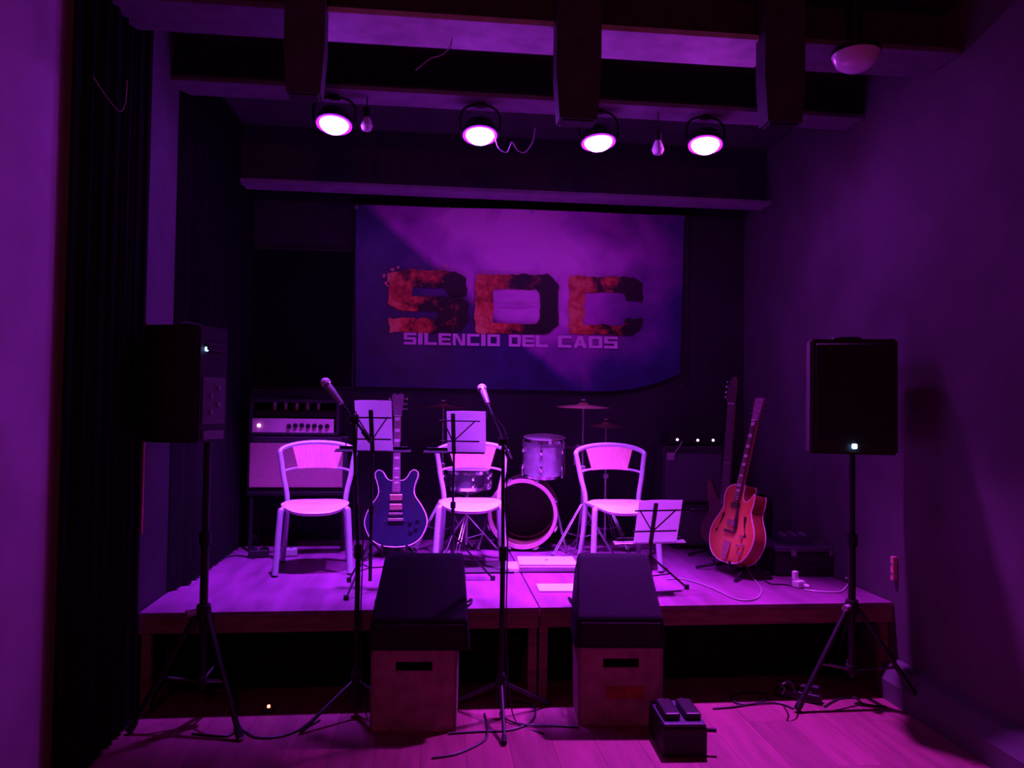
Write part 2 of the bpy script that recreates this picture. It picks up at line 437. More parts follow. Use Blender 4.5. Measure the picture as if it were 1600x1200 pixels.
def pl_mesh(bm, pts, dy):
    vs = []
    for px, py in pts:
        p = at_y(px, py, BY-0.024+dy); vs.append(bm.verts.new((p.x-bc.x, p.y-BY, p.z)))
    for tri in tessellate_polygon([[Vector((x, -y, 0)) for x, y in pts]]):
        try: bm.faces.new([vs[i] for i in tri])
        except Exception: pass
def jag(pts, amp=1.6, step=7):
    out = []
    for i in range(len(pts)):
        a, b = Vector(pts[i]), Vector(pts[(i+1) % len(pts)])
        n = max(1, int((b-a).length/step))
        for k in range(n):
            p = a.lerp(b, k/n); out.append((p.x+random.uniform(-amp, amp), p.y+random.uniform(-amp, amp)))
    return out
def solid(bm, th=0.003):
    bmesh.ops.triangulate(bm, faces=bm.faces[:])
    r = bmesh.ops.extrude_face_region(bm, geom=bm.faces[:])
    bmesh.ops.translate(bm, vec=(0, th, 0), verts=[v for v in r['geom'] if isinstance(v, bmesh.types.BMVert)])
    bmesh.ops.recalc_face_normals(bm, faces=bm.faces[:]); return bm
m_burn = letter_mat()
def big(parts):
    bm = BM()
    for p in parts: pl_mesh(bm, jag(p), 0)
    return obj('letter', solid(bm), m_burn, ban)
big([[(606, 428), (640, 421), (712, 424), (729, 436), (730, 462), (704, 462), (694, 450), (644, 448), (642, 462),
      (722, 464), (733, 474), (732, 505), (722, 517), (700, 521), (610, 519), (607, 497), (682, 498), (684, 486), (622, 485), (606, 474)]])
bm = BM()
outer = jag([(743, 428), (857, 429), (873, 443), (873, 508), (858, 522), (742, 520)])
inner = jag([(771, 452), (838, 452), (844, 458), (844, 500), (838, 506), (771, 505)], 1.0)
vs = []
for px, py in outer+inner:
    p = at_y(px, py, BY-0.024); vs.append(bm.verts.new((p.x-bc.x, p.y-BY, p.z)))
for tri in tessellate_polygon([[Vector((x, -y, 0)) for x, y in outer], [Vector((x, -y, 0)) for x, y in inner]]):
    bm.faces.new([vs[k] for k in tri])
obj('letter', solid(bm), m_burn, ban)
big([[(889, 431), (990, 433), (1005, 443), (1004, 471), (979, 470), (976, 458), (914, 457), (912, 506), (972, 509), (979, 498), (1004, 498), (1002, 516), (986, 524), (889, 522)]])
for (cx_, cy_, rr_) in [(606, 443, 4.5), (600, 431, 2.5), (613, 421, 3), (697, 416, 2.5), (622, 418, 2)]:
    bm = BM(); pl_mesh(bm, [(cx_+rr_*math.cos(a)*random.uniform(0.6, 1.5), cy_+rr_*math.sin(a)*random.uniform(0.6, 1.3)) for a in [k*PI/5 for k in range(10)]], 0.0)
    obj('splatter', solid(bm, 0.002), mat('splatter_print', (0.95, 0.30, 0.35), 0.5, 0, 0.2, 30), ban)
# small flash printed in the middle of the D and spark at the S
bm = BM(); pl_mesh(bm, [(774, 478), (800, 476), (808, 473), (817, 476), (842, 478), (817, 480.5), (808, 483), (800, 480.5)], 0.001)
obj('flash_print', solid(bm, 0.002), mat('flash_print', (0.75, 0.2, 0.75), 0.5, 0, 0.1, 10), ban)
# SILENCIO DEL CAOS
T = 0.24
GL = {
 'S': [(0, .78, 1, 1), (0, .5, .26, .9), (0, .40, 1, .62), (.74, .12, 1, .6), (0, 0, 1, .22)],
 'I': [(0, 0, 1, 1)],
 'L': [(0, 0, .3, 1), (0, 0, 1, .22)],
 'E': [(0, 0, .28, 1), (0, .78, 1, 1), (0, .40, .95, .61), (0, 0, 1, .22)],
 'N': [(0, 0, .25, 1), (.75, 0, 1, 1), [(.1, 1), (.38, 1), (.9, 0), (.62, 0)]],
 'C': [(0, 0, .28, 1), (0, .78, 1, 1), (0, 0, 1, .22)],
 'O': [(0, 0, .26, 1), (.74, 0, 1, 1), (0, .78, 1, 1), (0, 0, 1, .22)],
 'D': [(0, 0, .26, 1), (.74, .08, 1, .92), (0, .78, .92, 1), (0, 0, .92, .22)],
 'A': [[(0, 0), (.28, 0), (.6, 1), (.36, 1)], [(.4, 1), (.66, 1), (1, 0), (.72, 0)], (.2, .2, .8, .38)],
}
def word(txt, x0, x1):
    ws = [0.36 if ch == 'I' else 1.0 for ch in txt]; gap = 0.14
    tot = sum(ws)+gap*(len(txt)-1); k = (x1-x0)/tot; x = x0
    for ch, wd in zip(txt, ws):
        bm = BM()
        for i, s in enumerate(GL[ch]):
            if isinstance(s, tuple): s = [(s[0], s[1]), (s[2], s[1]), (s[2], s[3]), (s[0], s[3])]
            pts = []
            for (u, v) in s:
                px = x+u*wd*k; base = 538+(px-631)*0.020; pts.append((px, base-v*18.5))
            pl_mesh(bm, pts, -0.0004*i)
        obj('small_letter', solid(bm, 0.002), m_text, ban)
        x += (wd+gap)*k
word('SILENCIO', 631, 781); word('DEL', 795, 856); word('CAOS', 872, 965)
for px, py in [(558, 322), (700, 324), (830, 329), (950, 333), (1066, 338)]:
    p = bq(px, py)
    obj('eyelet', lathe(BM(), [(0.006, -0.002), (0.013, -0.002), (0.013, 0.002), (0.006, 0.002), (0.006, -0.002)], 12, TM((p.x-bc.x, -0.045, p.z-0.02), R(90))), m_dchrome, ban, True)
# thin pole beside the banner's right edge
a, b = bq(1071, 335), bq(1063, 600)
obj('edge_rod', rod(BM(), (a.x-bc.x+0.01, -0.01, a.z), (b.x-bc.x+0.05, -0.01, b.z), 0.008), m_mblack, ban, True)

# black cloth panel on the back wall at the left of the banner
a, b = at_y(376, 388, YB-0.02), at_y(549, 604, YB-0.02)
t = thing('wall_panel', 'flat black cloth panel on the back wall left of the banner', 'panel', ((a.x+b.x)/2, YB-0.02, 0))
obj('fabric', box(BM(), 0, 0, (a.z+b.z)/2, b.x-a.x, 0.024, a.z-b.z, 0.006), m_cloth, t)
obj('frame', box(BM(), 0, 0.012, (a.z+b.z)/2, b.x-a.x+0.03, 0.012, a.z-b.z+0.03, 0.002), m_web, t)

# ------------------------------------------------------------------ black curtain on the left wall
y0, y1 = 3.04, YF-0.03
bm = BM(); prev = None; N = 90
for i in range(N+1):
    y = y0+(y1-y0)*i/N; x = XL+0.035+0.018*math.sin(i*0.62)+0.008*math.sin(i*1.7)
    v = [bm.verts.new((x, y, 0.01)), bm.verts.new((x*0.5+(XL+0.035)*0.5+0.0, y, CZ-0.04))]
    if prev: bm.faces.new((prev[0], v[0], v[1], prev[1]))
    prev = v
cu = thing('curtain', 'black floor-length curtain along the left wall beside the stage', 'curtain')
obj('drape', bm, m_cloth, cu, True)
obj('rail', rod(BM(), (XL+0.035, y0-0.03, CZ-0.03), (XL+0.035, y1, CZ-0.03), 0.012), m_mblack, cu, True)
# added black cloth darkens the left flank of the stage behind the pier
bm = BM(); prev = None; N = 110
for i in range(N+1):
    k_ = min(1.0, i/6); y = 4.315+(YB-0.06-4.315)*i/N; x = XL+0.022+k_*(0.048+0.026*math.sin(i*0.66)+0.010*math.sin(i*1.9))
    v = [bm.verts.new((x, y, SZ+0.01)), bm.verts.new((x*0.5+(XL+0.022+k_*0.048)*0.5, y, CZ-0.04))]
    if prev: bm.faces.new((prev[0], v[0], v[1], prev[1]))
    prev = v
cu2 = thing('curtain', 'added black cloth darkening the left flank of the stage behind the amplifier', 'curtain')
obj('drape', bm, m_cloth, cu2, True)
obj('rail', rod(BM(), (XL+0.07, 4.32, CZ-0.03), (XL+0.07, YB-0.04, CZ-0.03), 0.012), m_mblack, cu2, True)

# ------------------------------------------------------------------ stage lights
LY = bY2-0.01
lab4 = ['lit purple stage lamp at the far left of the lamp row',
        'lit purple stage lamp above the SD letters, second from left',
        'lit magenta stage lamp above the letter C, third from left',
        'lit pink stage lamp at the far right of the lamp row']
pos4 = [(522, 195), (750, 212), (935, 223), (1102, 227)]
tilt = [(R(-13), R(2)), (R(-12), R(0)), (R(-9), R(-3)), (R(-12), R(5))]
aim = [(470, 895), (760, 892), (862, 892), (1125, 985)]
BARZ = BZ
def lens_mat(i):
    m = bpy.data.materials.new('lamp_lens'); m.use_nodes = True; nt = m.node_tree
    nt.nodes.remove(nt.nodes['Principled BSDF']); e = nt.nodes.new('ShaderNodeEmission')
    c = COL[i]
    # fine LED pattern in the lens
    tc = nt.nodes.new('ShaderNodeTexCoord'); v = nt.nodes.new('ShaderNodeTexVoronoi'); v.inputs['Scale'].default_value = 28
    mr = nt.nodes.new('ShaderNodeMapRange'); mr.inputs['From Max'].default_value = 0.7; mr.inputs['To Min'].default_value = 1.15; mr.inputs['To Max'].default_value = 0.85
    nt.links.new(tc.outputs['Object'], v.inputs[0]); nt.links.new(v.outputs[0], mr.inputs[0])
    mu = nt.nodes.new('ShaderNodeMath'); mu.operation = 'MULTIPLY'; mu.inputs[1].default_value = LENS*LENS_K[i]
    nt.links.new(mr.outputs[0], mu.inputs[0]); nt.links.new(mu.outputs[0], e.inputs['Strength'])
    e.inputs['Color'].default_value = (*c, 1)
    nt.links.new(e.outputs[0], nt.nodes['Material Output'].inputs['Surface']); return m
def ring_mat(i):
    c = COL[i]; return mat('lamp_bloom_rim_%d' % i, c, 0.4, emit=(c[0]*1.0, c[1]*0.15, c[2]), estr=1.1)  # rim emission stands in for the bloom around the lens
for i, (px, py) in enumerate(pos4):
    p = at_y(px, py, LY)
    t = thing('stage_lamp', lab4[i], 'stage light', p, 0, 'lit stage lamps')
    rx, ry = tilt[i]; m = TM((0, 0, 0), rx, ry)
    K = 0.86
    obj('lens', lathe(BM(), [(0, -0.044), (0.035*K, -0.040), (0.065*K, -0.029), (0.083*K, -0.015), (0.092*K, 0.0)], 32, m), lens_mat(i), t, True)
    obj('lens_bloom_rim', lathe(BM(), [(0.092*K, 0.0), (0.112*K, -0.004), (0.114*K, 0.004), (0.092*K, 0.004)], 32, m), ring_mat(i), t, True)
    obj('can', lathe(BM(), [(0.114*K, 0.005), (0.114*K, 0.03), (0.092*K, 0.07), (0.05*K, 0.092), (0, 0.092)], 28, m), m_mblack, t, True)
    hz_ = BZ-p.z
    obj('yoke', tube(BM(), crom([(-0.108, 0, 0.02), (-0.112, 0.0, hz_*0.6), (-0.06, 0.0, hz_-0.016), (0.06, 0.0, hz_-0.016), (0.112, 0.0, hz_*0.6), (0.108, 0, 0.02)], 4), 0.007, 6), m_mblack, t, True)
    obj('clamp', box(BM(), 0, 0.0, hz_-0.010, 0.05, 0.05, 0.018, 0.004), m_mblack, t)
    ld = bpy.data.lights.new('lamp_beam', 'SPOT'); ld.energy = BEAM*BEAM_K[i]; ld.color = COL[i]
    ld.spot_size = R(CONE[i]); ld.spot_blend = 1.0; ld.shadow_soft_size = 0.05
    lo = bpy.data.objects.new('lamp_beam', ld); C.objects.link(lo); lo.parent = t
    tgt = at_z(*aim[i], SZ); d = (tgt-p).normalized()
    lo.location = d*0.06
    lo.rotation_euler = d.to_track_quat('-Z', 'Y').to_euler()

# small unlit lamps on the bar
def small_lamp(px, py, Y, label, r, drop):
    p = at_y(px, py, Y)
    t = thing('unlit_lamp', label, 'stage light', p, 0, 'unlit lamps')
    obj('bulb', lathe(BM(), [(0, -r), (r*0.7, -r*0.72), (r, 0), (r*0.75, r*0.8), (r*0.45, r*1.5), (0, r*1.6)], 18), m_glass, t, True)
    obj('socket', lathe(BM(), [(0, r*1.4), (r*0.6, r*1.4), (r*0.6, r*3.0), (0, r*3.0)], 14), m_mblack, t, True)
    if drop-p.z > r*3: obj('cord', rod(BM(), (0, 0, r*2.9), (0, 0, drop-p.z), 0.004, 6), m_cable, t, True)
small_lamp(573, 197, LY, 'small unlit round bulb beside the leftmost stage lamp', 0.034, BARZ)
small_lamp(1028, 234, LY, 'small unlit teardrop bulb between the two right stage lamps', 0.036, BARZ)
small_lamp(1204, 127, 3.6, 'small unlit bulb hanging high right near the ceiling', 0.030, CZ)
# ceiling bowl lamp
p = at_y(1337, 86, 3.3)
t = thing('ceiling_lamp', 'unlit pale glass bowl lamp under the ceiling at upper right', 'ceiling lamp', (p.x, 3.3, p.z))
obj('bowl', lathe(BM(), [(0, -0.075), (0.05, -0.068), (0.085, -0.045), (0.105, 0.0)], 28), m_glass, t, True)
obj('collar', lathe(BM(), [(0.108, 0.0), (0.108, 0.02), (0.03, 0.03), (0.03, CZ-p.z), (0, CZ-p.z)], 24), m_mblack, t, True)
# hanging wires
def wire(name, label, pts, r, m=m_gcable, cat='cable', smooth=8):
    o = obj(name, tube(BM(), crom(pts, smooth), r, 6), m, None, True); return tag(o, label, cat)
wire('ceiling_wire', 'thin wire looping down in a V at upper left', [at_y(146, 120, 3.0), at_y(166, 150, 3.0), at_y(187, 174, 3.0), at_y(196, 160, 3.0), at_y(199, 125, 3.0)], 0.0022)
wire('ceiling_wire', 'thin slanting wire dangling below the bright left joist', [at_y(650, 109, 3.5), at_y(672, 92, 3.5), at_y(690, 86, 3.5), at_y(703, 74, 3.5), at_y(706, 60, 3.5)], 0.003)
wire('ceiling_wire', 'double loop of lamp cable beside the second lit lamp', [at_y(772, 205, LY), at_y(778, 230, LY), at_y(792, 238, LY), at_y(800, 222, LY), at_y(808, 234, LY), at_y(820, 238, LY), at_y(832, 222, LY), at_y(836, 200, LY)], 0.003)
wire('ceiling_wire', 'short hooked cable under the small bulb at upper right', [at_y(1199, 160, 3.5), at_y(1200, 185, 3.5), at_y(1206, 200, 3.5), at_y(1214, 204, 3.5)], 0.003)

# red bulb lamp at the back of the room, behind the photographer
t = thing('pendant_lamp', 'red pendant bulb lamp in the audience room behind the photographer', 'lamp', (-0.2, -1.2, 2.75))
obj('bulb', lathe(BM(), [(0, -0.05), (0.035, -0.035), (0.05, 0), (0.03, 0.05), (0, 0.06)], 18), mat('red_bulb', (1, 0.1, 0.1), 0.4, emit=(1, 0.08, 0.05), estr=4), t, True)
obj('cord', rod(BM(), (0, 0, 0.05), (0, 0, CZ-2.75), 0.004), m_cable, t, True)
ld = bpy.data.lights.new('bulb_light', 'POINT'); ld.energy = RED; ld.color = (1.0, 0.10, 0.26); ld.shadow_soft_size = 0.08
lo = bpy.data.objects.new('bulb_light', ld); C.objects.link(lo); lo.parent = t; lo.location = (0, 0, -0.12)

# ------------------------------------------------------------------ chairs
def make_chair(label):
    t = thing('cafe_chair', label, 'chair', (0, 0, 0), 0, 'metal chairs on the stage')
    tr = 0.0175
    # seat: rounded trapezoid pan, slightly dished
    bm = BM(); n = 40; ring0 = []; rings = []
    def outl(a, k):
        c, s = math.cos(a), math.sin(a); e = 2/3.0
        x = 0.212*math.copysign(abs(c)**e, c); y = 0.205*math.copysign(abs(s)**e, s)
        x *= 1-0.10*(y/0.205 > 0)*(y/0.205)
        return x*k, y*k
    for k, top in ((1.0, 0), (0.9, 1), (0.6, 1), (0.3, 1)):
        rg = []
        for i in range(n):
            x, y = outl(2*PI*i/n, k)
            z = 0.455 + (-0.018*(1-(x/0.22)**2)*(1-(y/0.3)**2)) - 0.035*max(0, (-y-0.10)/0.105)**2
            if k == 1.0: z -= 0.012
            rg.append(bm.verts.new((x, y, z)))
        rings.append(rg)
    bot = [bm.verts.new((v.co.x*0.97, v.co.y*0.97, v.co.z-0.018)) for v in rings[0]]
    for A, B in zip([bot]+rings[:-1], rings):
        for i in range(n): bm.faces.new((A[i], A[(i+1) % n], B[(i+1) % n], B[i]))
    c = bm.verts.new((0, 0, 0.437)); L = rings[-1]
    for i in range(n): bm.faces.new((L[i], L[(i+1) % n], c))
    bm.faces.new(bot[::-1])
    obj('seat', bm, m_seat, t, True)
    # back arch: rear leg + upright + arch as three pieces
    def arch_pt(a):   # a from -1 to 1
        return (0.246*math.sin(a*PI/2), 0.235+0.055*math.cos(a*PI/2), 0.765+0.065*math.cos(a*PI/2))
    arch = [arch_pt(-1+2*k/16) for k in range(17)]
    obj('back_arch', tube(BM(), crom([(-0.241, 0.232, 0.735)]+arch+[(0.241, 0.232, 0.735)], 3), tr, 10), m_tube, t, True)
    for s in (-1, 1):
        obj('leg', tube(BM(), crom([(s*0.241, 0.232, 0.738), (s*0.218, 0.205, 0.60), (s*0.19, 0.18, 0.45), (s*0.195, 0.19, 0.25), (s*0.215, 0.24, 0.012)], 6), tr, 10), m_tube, t, True)
        fl_ = obj('leg', tube(BM(), crom([(s*0.165, -0.10, 0.425), (s*0.198, -0.135, 0.415), (s*0.206, -0.15, 0.37), (s*0.225, -0.195, 0.012)], 6), tr*1.1, 10), m_tube, t, True)
        for (x, y) in ((0.215, 0.24), (0.225, -0.195)):
            obj('foot_cap', lathe(BM(), [(0, 0), (0.018, 0), (0.018, 0.02), (0, 0.022)], 12, TM((s*x, y, 0))), m_rubber, t, True)
    # seat side rails
    obj('seat_frame', tube(BM(), crom([(-0.19, 0.18, 0.425), (-0.19, -0.05, 0.42), (-0.165, -0.11, 0.42), (0.165, -0.11, 0.42), (0.19, -0.05, 0.42), (0.19, 0.18, 0.425)], 4), 0.010, 8), m_tube, t, True)
    # lower back rail
    rail = [(0.222*math.sin(a*PI/2), 0.207+0.062*math.cos(a*PI/2), 0.625+0.035*math.cos(a*PI/2)) for a in [-1+2*k/14 for k in range(15)]]
    obj('back_rail', tube(BM(), rail, 0.0085, 8), m_tube, t, True)
    # back pad: curved plate between arch and lower rail
    bm = BM(); nu, nv = 14, 6; F = []
    for side in (0, 1):
        g = []
        for j in range(nv+1):
            v = j/nv; row = []
            for i in range(nu+1):
                a = (-1+2*i/nu)*(0.385+0.10*v)
                tp = Vector((0.246*math.sin(a*PI/2), 0.235+0.055*math.cos(a*PI/2), 0.765+0.065*math.cos(a*PI/2)-0.004))
                lp = Vector((0.222*math.sin(a*PI/2), 0.207+0.062*math.cos(a*PI/2), 0.625+0.035*math.cos(a*PI/2)-0.006))
                p = lp.lerp(tp, v); p.y += -0.011 + 0.018*side
                row.append(bm.verts.new(p))
            g.append(row)
        F.append(g)
    for g in F:
        for j in range(nv):
            for i in range(nu): bm.faces.new((g[j][i], g[j][i+1], g[j+1][i+1], g[j+1][i]))
    A, B = F
    for i in range(nu):
        bm.faces.new((A[0][i], A[0][i+1], B[0][i+1], B[0][i])); bm.faces.new((A[nv][i], A[nv][i+1], B[nv][i+1], B[nv][i]))
    for j in range(nv):
        bm.faces.new((A[j][0], A[j+1][0], B[j+1][0], B[j][0])); bm.faces.new((A[j][nu], A[j+1][nu], B[j+1][nu], B[j][nu]))
    bmesh.ops.recalc_face_normals(bm, faces=bm.faces[:])
    obj('back_pad', bm, m_pad, t, True)
    t.scale = (0.96, 0.96, 0.925)
    return t
def chair_loc(px, py, rz):   # px,py = front edge of seat
    p = at_z(px, py, SZ+0.393); f = Vector((math.sin(rz), -math.cos(rz), 0))
    q = p - f*0.19; return (q.x, q.y, SZ)
ch1 = make_chair('silver tube chair with pale seat in front of the amplifier, leftmost of three')
ch1.location = chair_loc(491, 796, R(6)); ch1.rotation_euler.z = R(6)
ch2 = dup(ch1, chair_loc(735, 793, R(-4)), R(-4), 'silver tube chair with pale seat before the bass drum, behind a music stand')
ch3 = dup(ch1, chair_loc(981, 796, R(2)), R(2), 'silver tube chair with pale seat behind the lowest music stand, rightmost of three')

# ------------------------------------------------------------------ guitars
def mirror(half): return [(x, z) for x, z in half] + [(-x, z) for x, z in half[::-1]]
def catpoly(pts, n=5): return [(p.x, p.y) for p in crom([(x, z, 0) for x, z in pts], n, closed=True)]
def guitar_stand(loc, rz, label, width=0.16):
    s = thing('guitar_stand', label, 'stand', loc, rz, 'guitar stands')
    obj('upright', rod(BM(), (0, 0.16, 0.02), (0, 0.19, 0.42), 0.011), m_mblack, s, True)
    obj('cradle', tube(BM(), crom([(-width/2, -0.07, 0.10), (-width/2, -0.06, 0.05), (-width/2, 0.02, 0.05), (0, 0.165, 0.09), (width/2, 0.02, 0.05), (width/2, -0.06, 0.05), (width/2, -0.07, 0.10)], 4), 0.009, 8), m_mblack, s, True)
    obj('leg', rod(BM(), (0, 0.16, 0.09), (-0.20, -0.12, 0.011), 0.010), m_mblack, s, True)
    obj('leg', rod(BM(), (0, 0.16, 0.09), (0.20, -0.12, 0.011), 0.010), m_mblack, s, True)
    obj('leg', rod(BM(), (0, 0.17, 0.20), (0, 0.36, 0.011), 0.010), m_mblack, s, True)
    return s
def strings_neck(t, M, z0, z1, zn, y, wn=0.044, inlays=True, head=None, m_headf=m_black, six=True, frets=20, m_fb=None):
    """fretboard from z0 (body end) to zn (nut); neck back; headstock above"""
    obj('neck', box(BM(), 0, y+0.012, (z1+zn)/2, wn, 0.024, zn-z1, 0.006, M), m_maple, t)
    fb = obj('fretboard', prism(BM(), [(-wn*0.6, z0), (wn*0.6, z0), (wn*0.48, zn), (-wn*0.48, zn)], y-0.006, y, M), m_fb or m_rose, t)
    scale = (zn-z0)/0.70
    fz = [zn - scale*(1-2**(-k/12)) for k in range(0, frets+1)]
    fz = [z for z in fz if z > z0]
    bm = BM()
    for z in fz[1:]:
        box(bm, 0, y-0.0068, z, wn*1.06, 0.0016, 0.0022, 0, M)
    obj('frets', bm, m_chrome, fb)
    if inlays:
        for k in (1, 3, 5, 7, 9, 12, 15, 17):
            if k < len(fz):
                za, zb = fz[k-1], fz[k]
                obj('inlay', box(BM(), 0, y-0.0066, (za+zb)/2, wn*0.72, 0.0010, (za-zb)*0.6, 0, M), m_inlay, fb)
    obj('nut', box(BM(), 0, y-0.004, zn+0.002, wn*0.98, 0.010, 0.005, 0, M), m_bind, t)
    hd = obj('headstock', prism(BM(), catpoly(head, 3), y+0.000, y+0.015, M), m_headf, t)
    st = BM()
    for k in range(6 if six else 4):
        x = (-0.018+0.0072*k) if six else (-0.017+0.0113*k)
        rod(st, M @ Vector((x*1.25, y-0.013, z0-0.17)), M @ Vector((x*0.9, y-0.009, zn)), 0.0007, 4)
    obj('strings', st, m_chrome, t)
    return hd
def tuners(hd, M, spots, y):
    for (x, z, s) in spots:
        bm = BM()
        lathe(bm, [(0.004, -0.012), (0.004, 0.0), (0.007, 0.002)], 8, M @ TM((x, y, z), R(-90)))
        rod(bm, M @ Vector((x, y+0.012, z)), M @ Vector((x+s*0.028, y+0.012, z)), 0.003, 6)
        box(bm, x+s*0.036, y+0.012, z, 0.016, 0.008, 0.013, 0.003, M)
        obj('tuner', bm, m_chrome, hd, True)

# --- dark blue semi-hollow guitar
half = [(0.03, 0.0), (0.10, 0.012), (0.165, 0.055), (0.205, 0.14), (0.200, 0.205), (0.165, 0.275), (0.127, 0.33), (0.118, 0.37), (0.128, 0.42), (0.143, 0.465), (0.140, 0.495), (0.117, 0.508), (0.092, 0.494), (0.072, 0.460), (0.052, 0.442), (0.032, 0.438)]
outl = catpoly(mirror(half), 4)
gp = at_z(618, 872, SZ)
g1 = thing('electric_guitar', 'dark blue semi-hollow electric guitar with pale binding beside the left music stand', 'guitar', (gp.x, gp.y, SZ), R(-4))
G1 = TM((0, 0.0, 0.075), R(-9), R(-1))
body = obj('body', prism(BM(), outl, -0.022, 0.022, G1), m_gblue, g1)
for yy in (-0.022, 0.022):
    obj('binding', tube(BM(), [G1 @ Vector((x*1.0, yy, z)) for x, z in outl], 0.0032, 6, closed=True), m_bind, g1, True)
head1 = [(-0.022, 0.875), (0.022, 0.875), (0.030, 0.91), (0.038, 0.99), (0.036, 1.025), (0.012, 1.030), (0, 1.020), (-0.012, 1.030), (-0.036, 1.025), (-0.038, 0.99), (-0.030, 0.91)]
hd = strings_neck(g1, G1, 0.36, 0.43, 0.875, -0.026, head=head1, m_headf=mat('plum_headstock', (0.32, 0.2, 0.30), 0.3, 0, 0.1, 20), m_fb=mat('plum_fretboard', (0.34, 0.17, 0.26), 0.4, 0, 0.15, 20))
tuners(hd, G1, [(s*0.024, z, s) for s in (-1, 1) for z in (0.925, 0.96, 0.995)], -0.026)
for z in (0.325, 0.262):
    obj('pickup', box(BM(), 0, -0.030, z, 0.085, 0.014, 0.040, 0.004, G1), m_pick, g1)
obj('bridge', box(BM(), 0, -0.032, 0.216, 0.095, 0.014, 0.014, 0.003, G1), m_chrome, g1)
obj('tailpiece', box(BM(), 0, -0.034, 0.178, 0.108, 0.018, 0.018, 0.005, G1), m_chrome, g1)
for (x, z) in [(0.095, 0.165), (0.135, 0.125), (0.10, 0.105), (0.145, 0.18)]:
    obj('knob', lathe(BM(), [(0.012, 0), (0.011, 0.016), (0, 0.018)], 14, G1 @ TM((x, -0.022, z), R(90))), m_gblue, g1, True)
for s in (-1, 1):
    obj('sound_hole', prism(BM(), catpoly([(s*0.115, 0.33), (s*0.122, 0.30), (s*0.13, 0.25), (s*0.145, 0.20), (s*0.14, 0.19), (s*0.125, 0.24), (s*0.112, 0.29), (s*0.105, 0.32)], 3), -0.0235, -0.0215, G1), m_black, g1)
for (x, z) in [(-0.075, 0.17), (0.06, 0.17), (-0.10, 0.36)]:
    obj('screw', lathe(BM(), [(0.006, 0), (0.005, 0.006), (0, 0.007)], 10, G1 @ TM((x, -0.022, z), R(90))), m_chrome, g1, True)
guitar_stand((gp.x, gp.y, SZ), R(-4), 'black guitar stand under the dark blue guitar')

# --- sunburst archtop with cutaway, turned to the left
lf = [(0.0, 0.0), (-0.10, 0.012), (-0.175, 0.06), (-0.212, 0.145), (-0.203, 0.215), (-0.160, 0.285), (-0.137, 0.33), (-0.142, 0.375), (-0.150, 0.42), (-0.125, 0.465), (-0.07, 0.485), (-0.028, 0.487)]
rg = [(0.028, 0.487), (0.030, 0.43), (0.045, 0.395), (0.075, 0.388), (0.105, 0.408), (0.128, 0.440), (0.140, 0.425), (0.143, 0.375), (0.138, 0.33), (0.160, 0.285), (0.203, 0.215), (0.212, 0.145), (0.175, 0.06), (0.10, 0.012)]
out2 = catpoly(lf+rg, 4)
gp = at_z(1142, 897, SZ)
g2 = thing('archtop_guitar', 'orange sunburst archtop guitar with cutaway standing at the right of the stage', 'guitar', (gp.x, gp.y, SZ), R(-75))
G2 = TM((0, 0, 0.065), R(-15), R(0))
def G2m(): return G2
SH = Matrix.Translation((0, 0, -0.7))
body = BM(); prism(body, out2, -0.043, 0.043, G2)
bo = obj('body', body, mat('guitar_side_mahogany', (0.42, 0.10, 0.05), 0.25, 0, 0.15, 10), g2)
# carved top plate: domed
bm = BM(); cx, cz = 0.0, 0.21; K = [1.0, 0.93, 0.8, 0.55, 0.25]; rr = []
for k in K:
    dome = 0.014*(1-k**3)
    rr.append([bm.verts.new(G2 @ Vector((cx+(x-cx)*k, -0.044-dome, cz+(z-cz)*k))) for x, z in out2])
for A, B in zip(rr[:-1], rr[1:]):
    for i in range(len(A)): bm.faces.new((A[i], A[(i+1) % len(A)], B[(i+1) % len(A)], B[i]))
bm.faces.new(rr[-1])
bmesh.ops.recalc_face_normals(bm, faces=bm.faces[:])
obj('top', bm, m_sun, bo, True)
for yy in (-0.044, 0.043):
    obj('binding', tube(BM(), [G2 @ Vector((x, yy, z)) for x, z in out2], 0.0036, 6, closed=True), m_bind, g2, True)
head2 = [(-0.022, 0.90), (0.022, 0.90), (0.032, 0.93), (0.040, 1.03), (0.036, 1.05), (0.010, 1.045), (0, 1.055), (-0.010, 1.045), (-0.036, 1.05), (-0.040, 1.03), (-0.032, 0.93)]
hd = strings_neck(g2, G2, 0.385, 0.45, 0.90, -0.062, head=head2, m_headf=mat('headstock_veneer', (0.30, 0.16, 0.22), 0.3, 0, 0.1, 20))
tuners(hd, G2, [(s*0.026, z, s) for s in (-1, 1) for z in (0.945, 0.98, 1.015)], -0.062)
obj('neck_pickup', box(BM(), 0, -0.064, 0.355, 0.075, 0.014, 0.036, 0.004, G2), m_black, g2)
obj('bridge_pickup', box(BM(), 0, -0.064, 0.245, 0.075, 0.014, 0.036, 0.004, G2), m_pick, g2)
obj('bridge', box(BM(), 0, -0.066, 0.19, 0.105, 0.012, 0.016, 0.004, G2), m_rose, g2)
obj('tailpiece', prism(BM(), [(-0.035, 0.13), (0.035, 0.13), (0.02, 0.02), (-0.02, 0.02)], -0.066, -0.062, G2), m_pick, g2)
obj('pickguard', prism(BM(), [(0.03, 0.385), (0.05, 0.30), (0.065, 0.215), (0.045, 0.20), (0.03, 0.24)], -0.070, -0.066, G2), m_pickguard, g2)
for (x, z) in [(0.12, 0.175), (0.145, 0.13), (0.105, 0.115), (0.13, 0.075)]:
    obj('knob', lathe(BM(), [(0.012, 0), (0.011, 0.016), (0, 0.018)], 14, G2 @ TM((x, -0.052, z), R(90))), m_pick, g2, True)
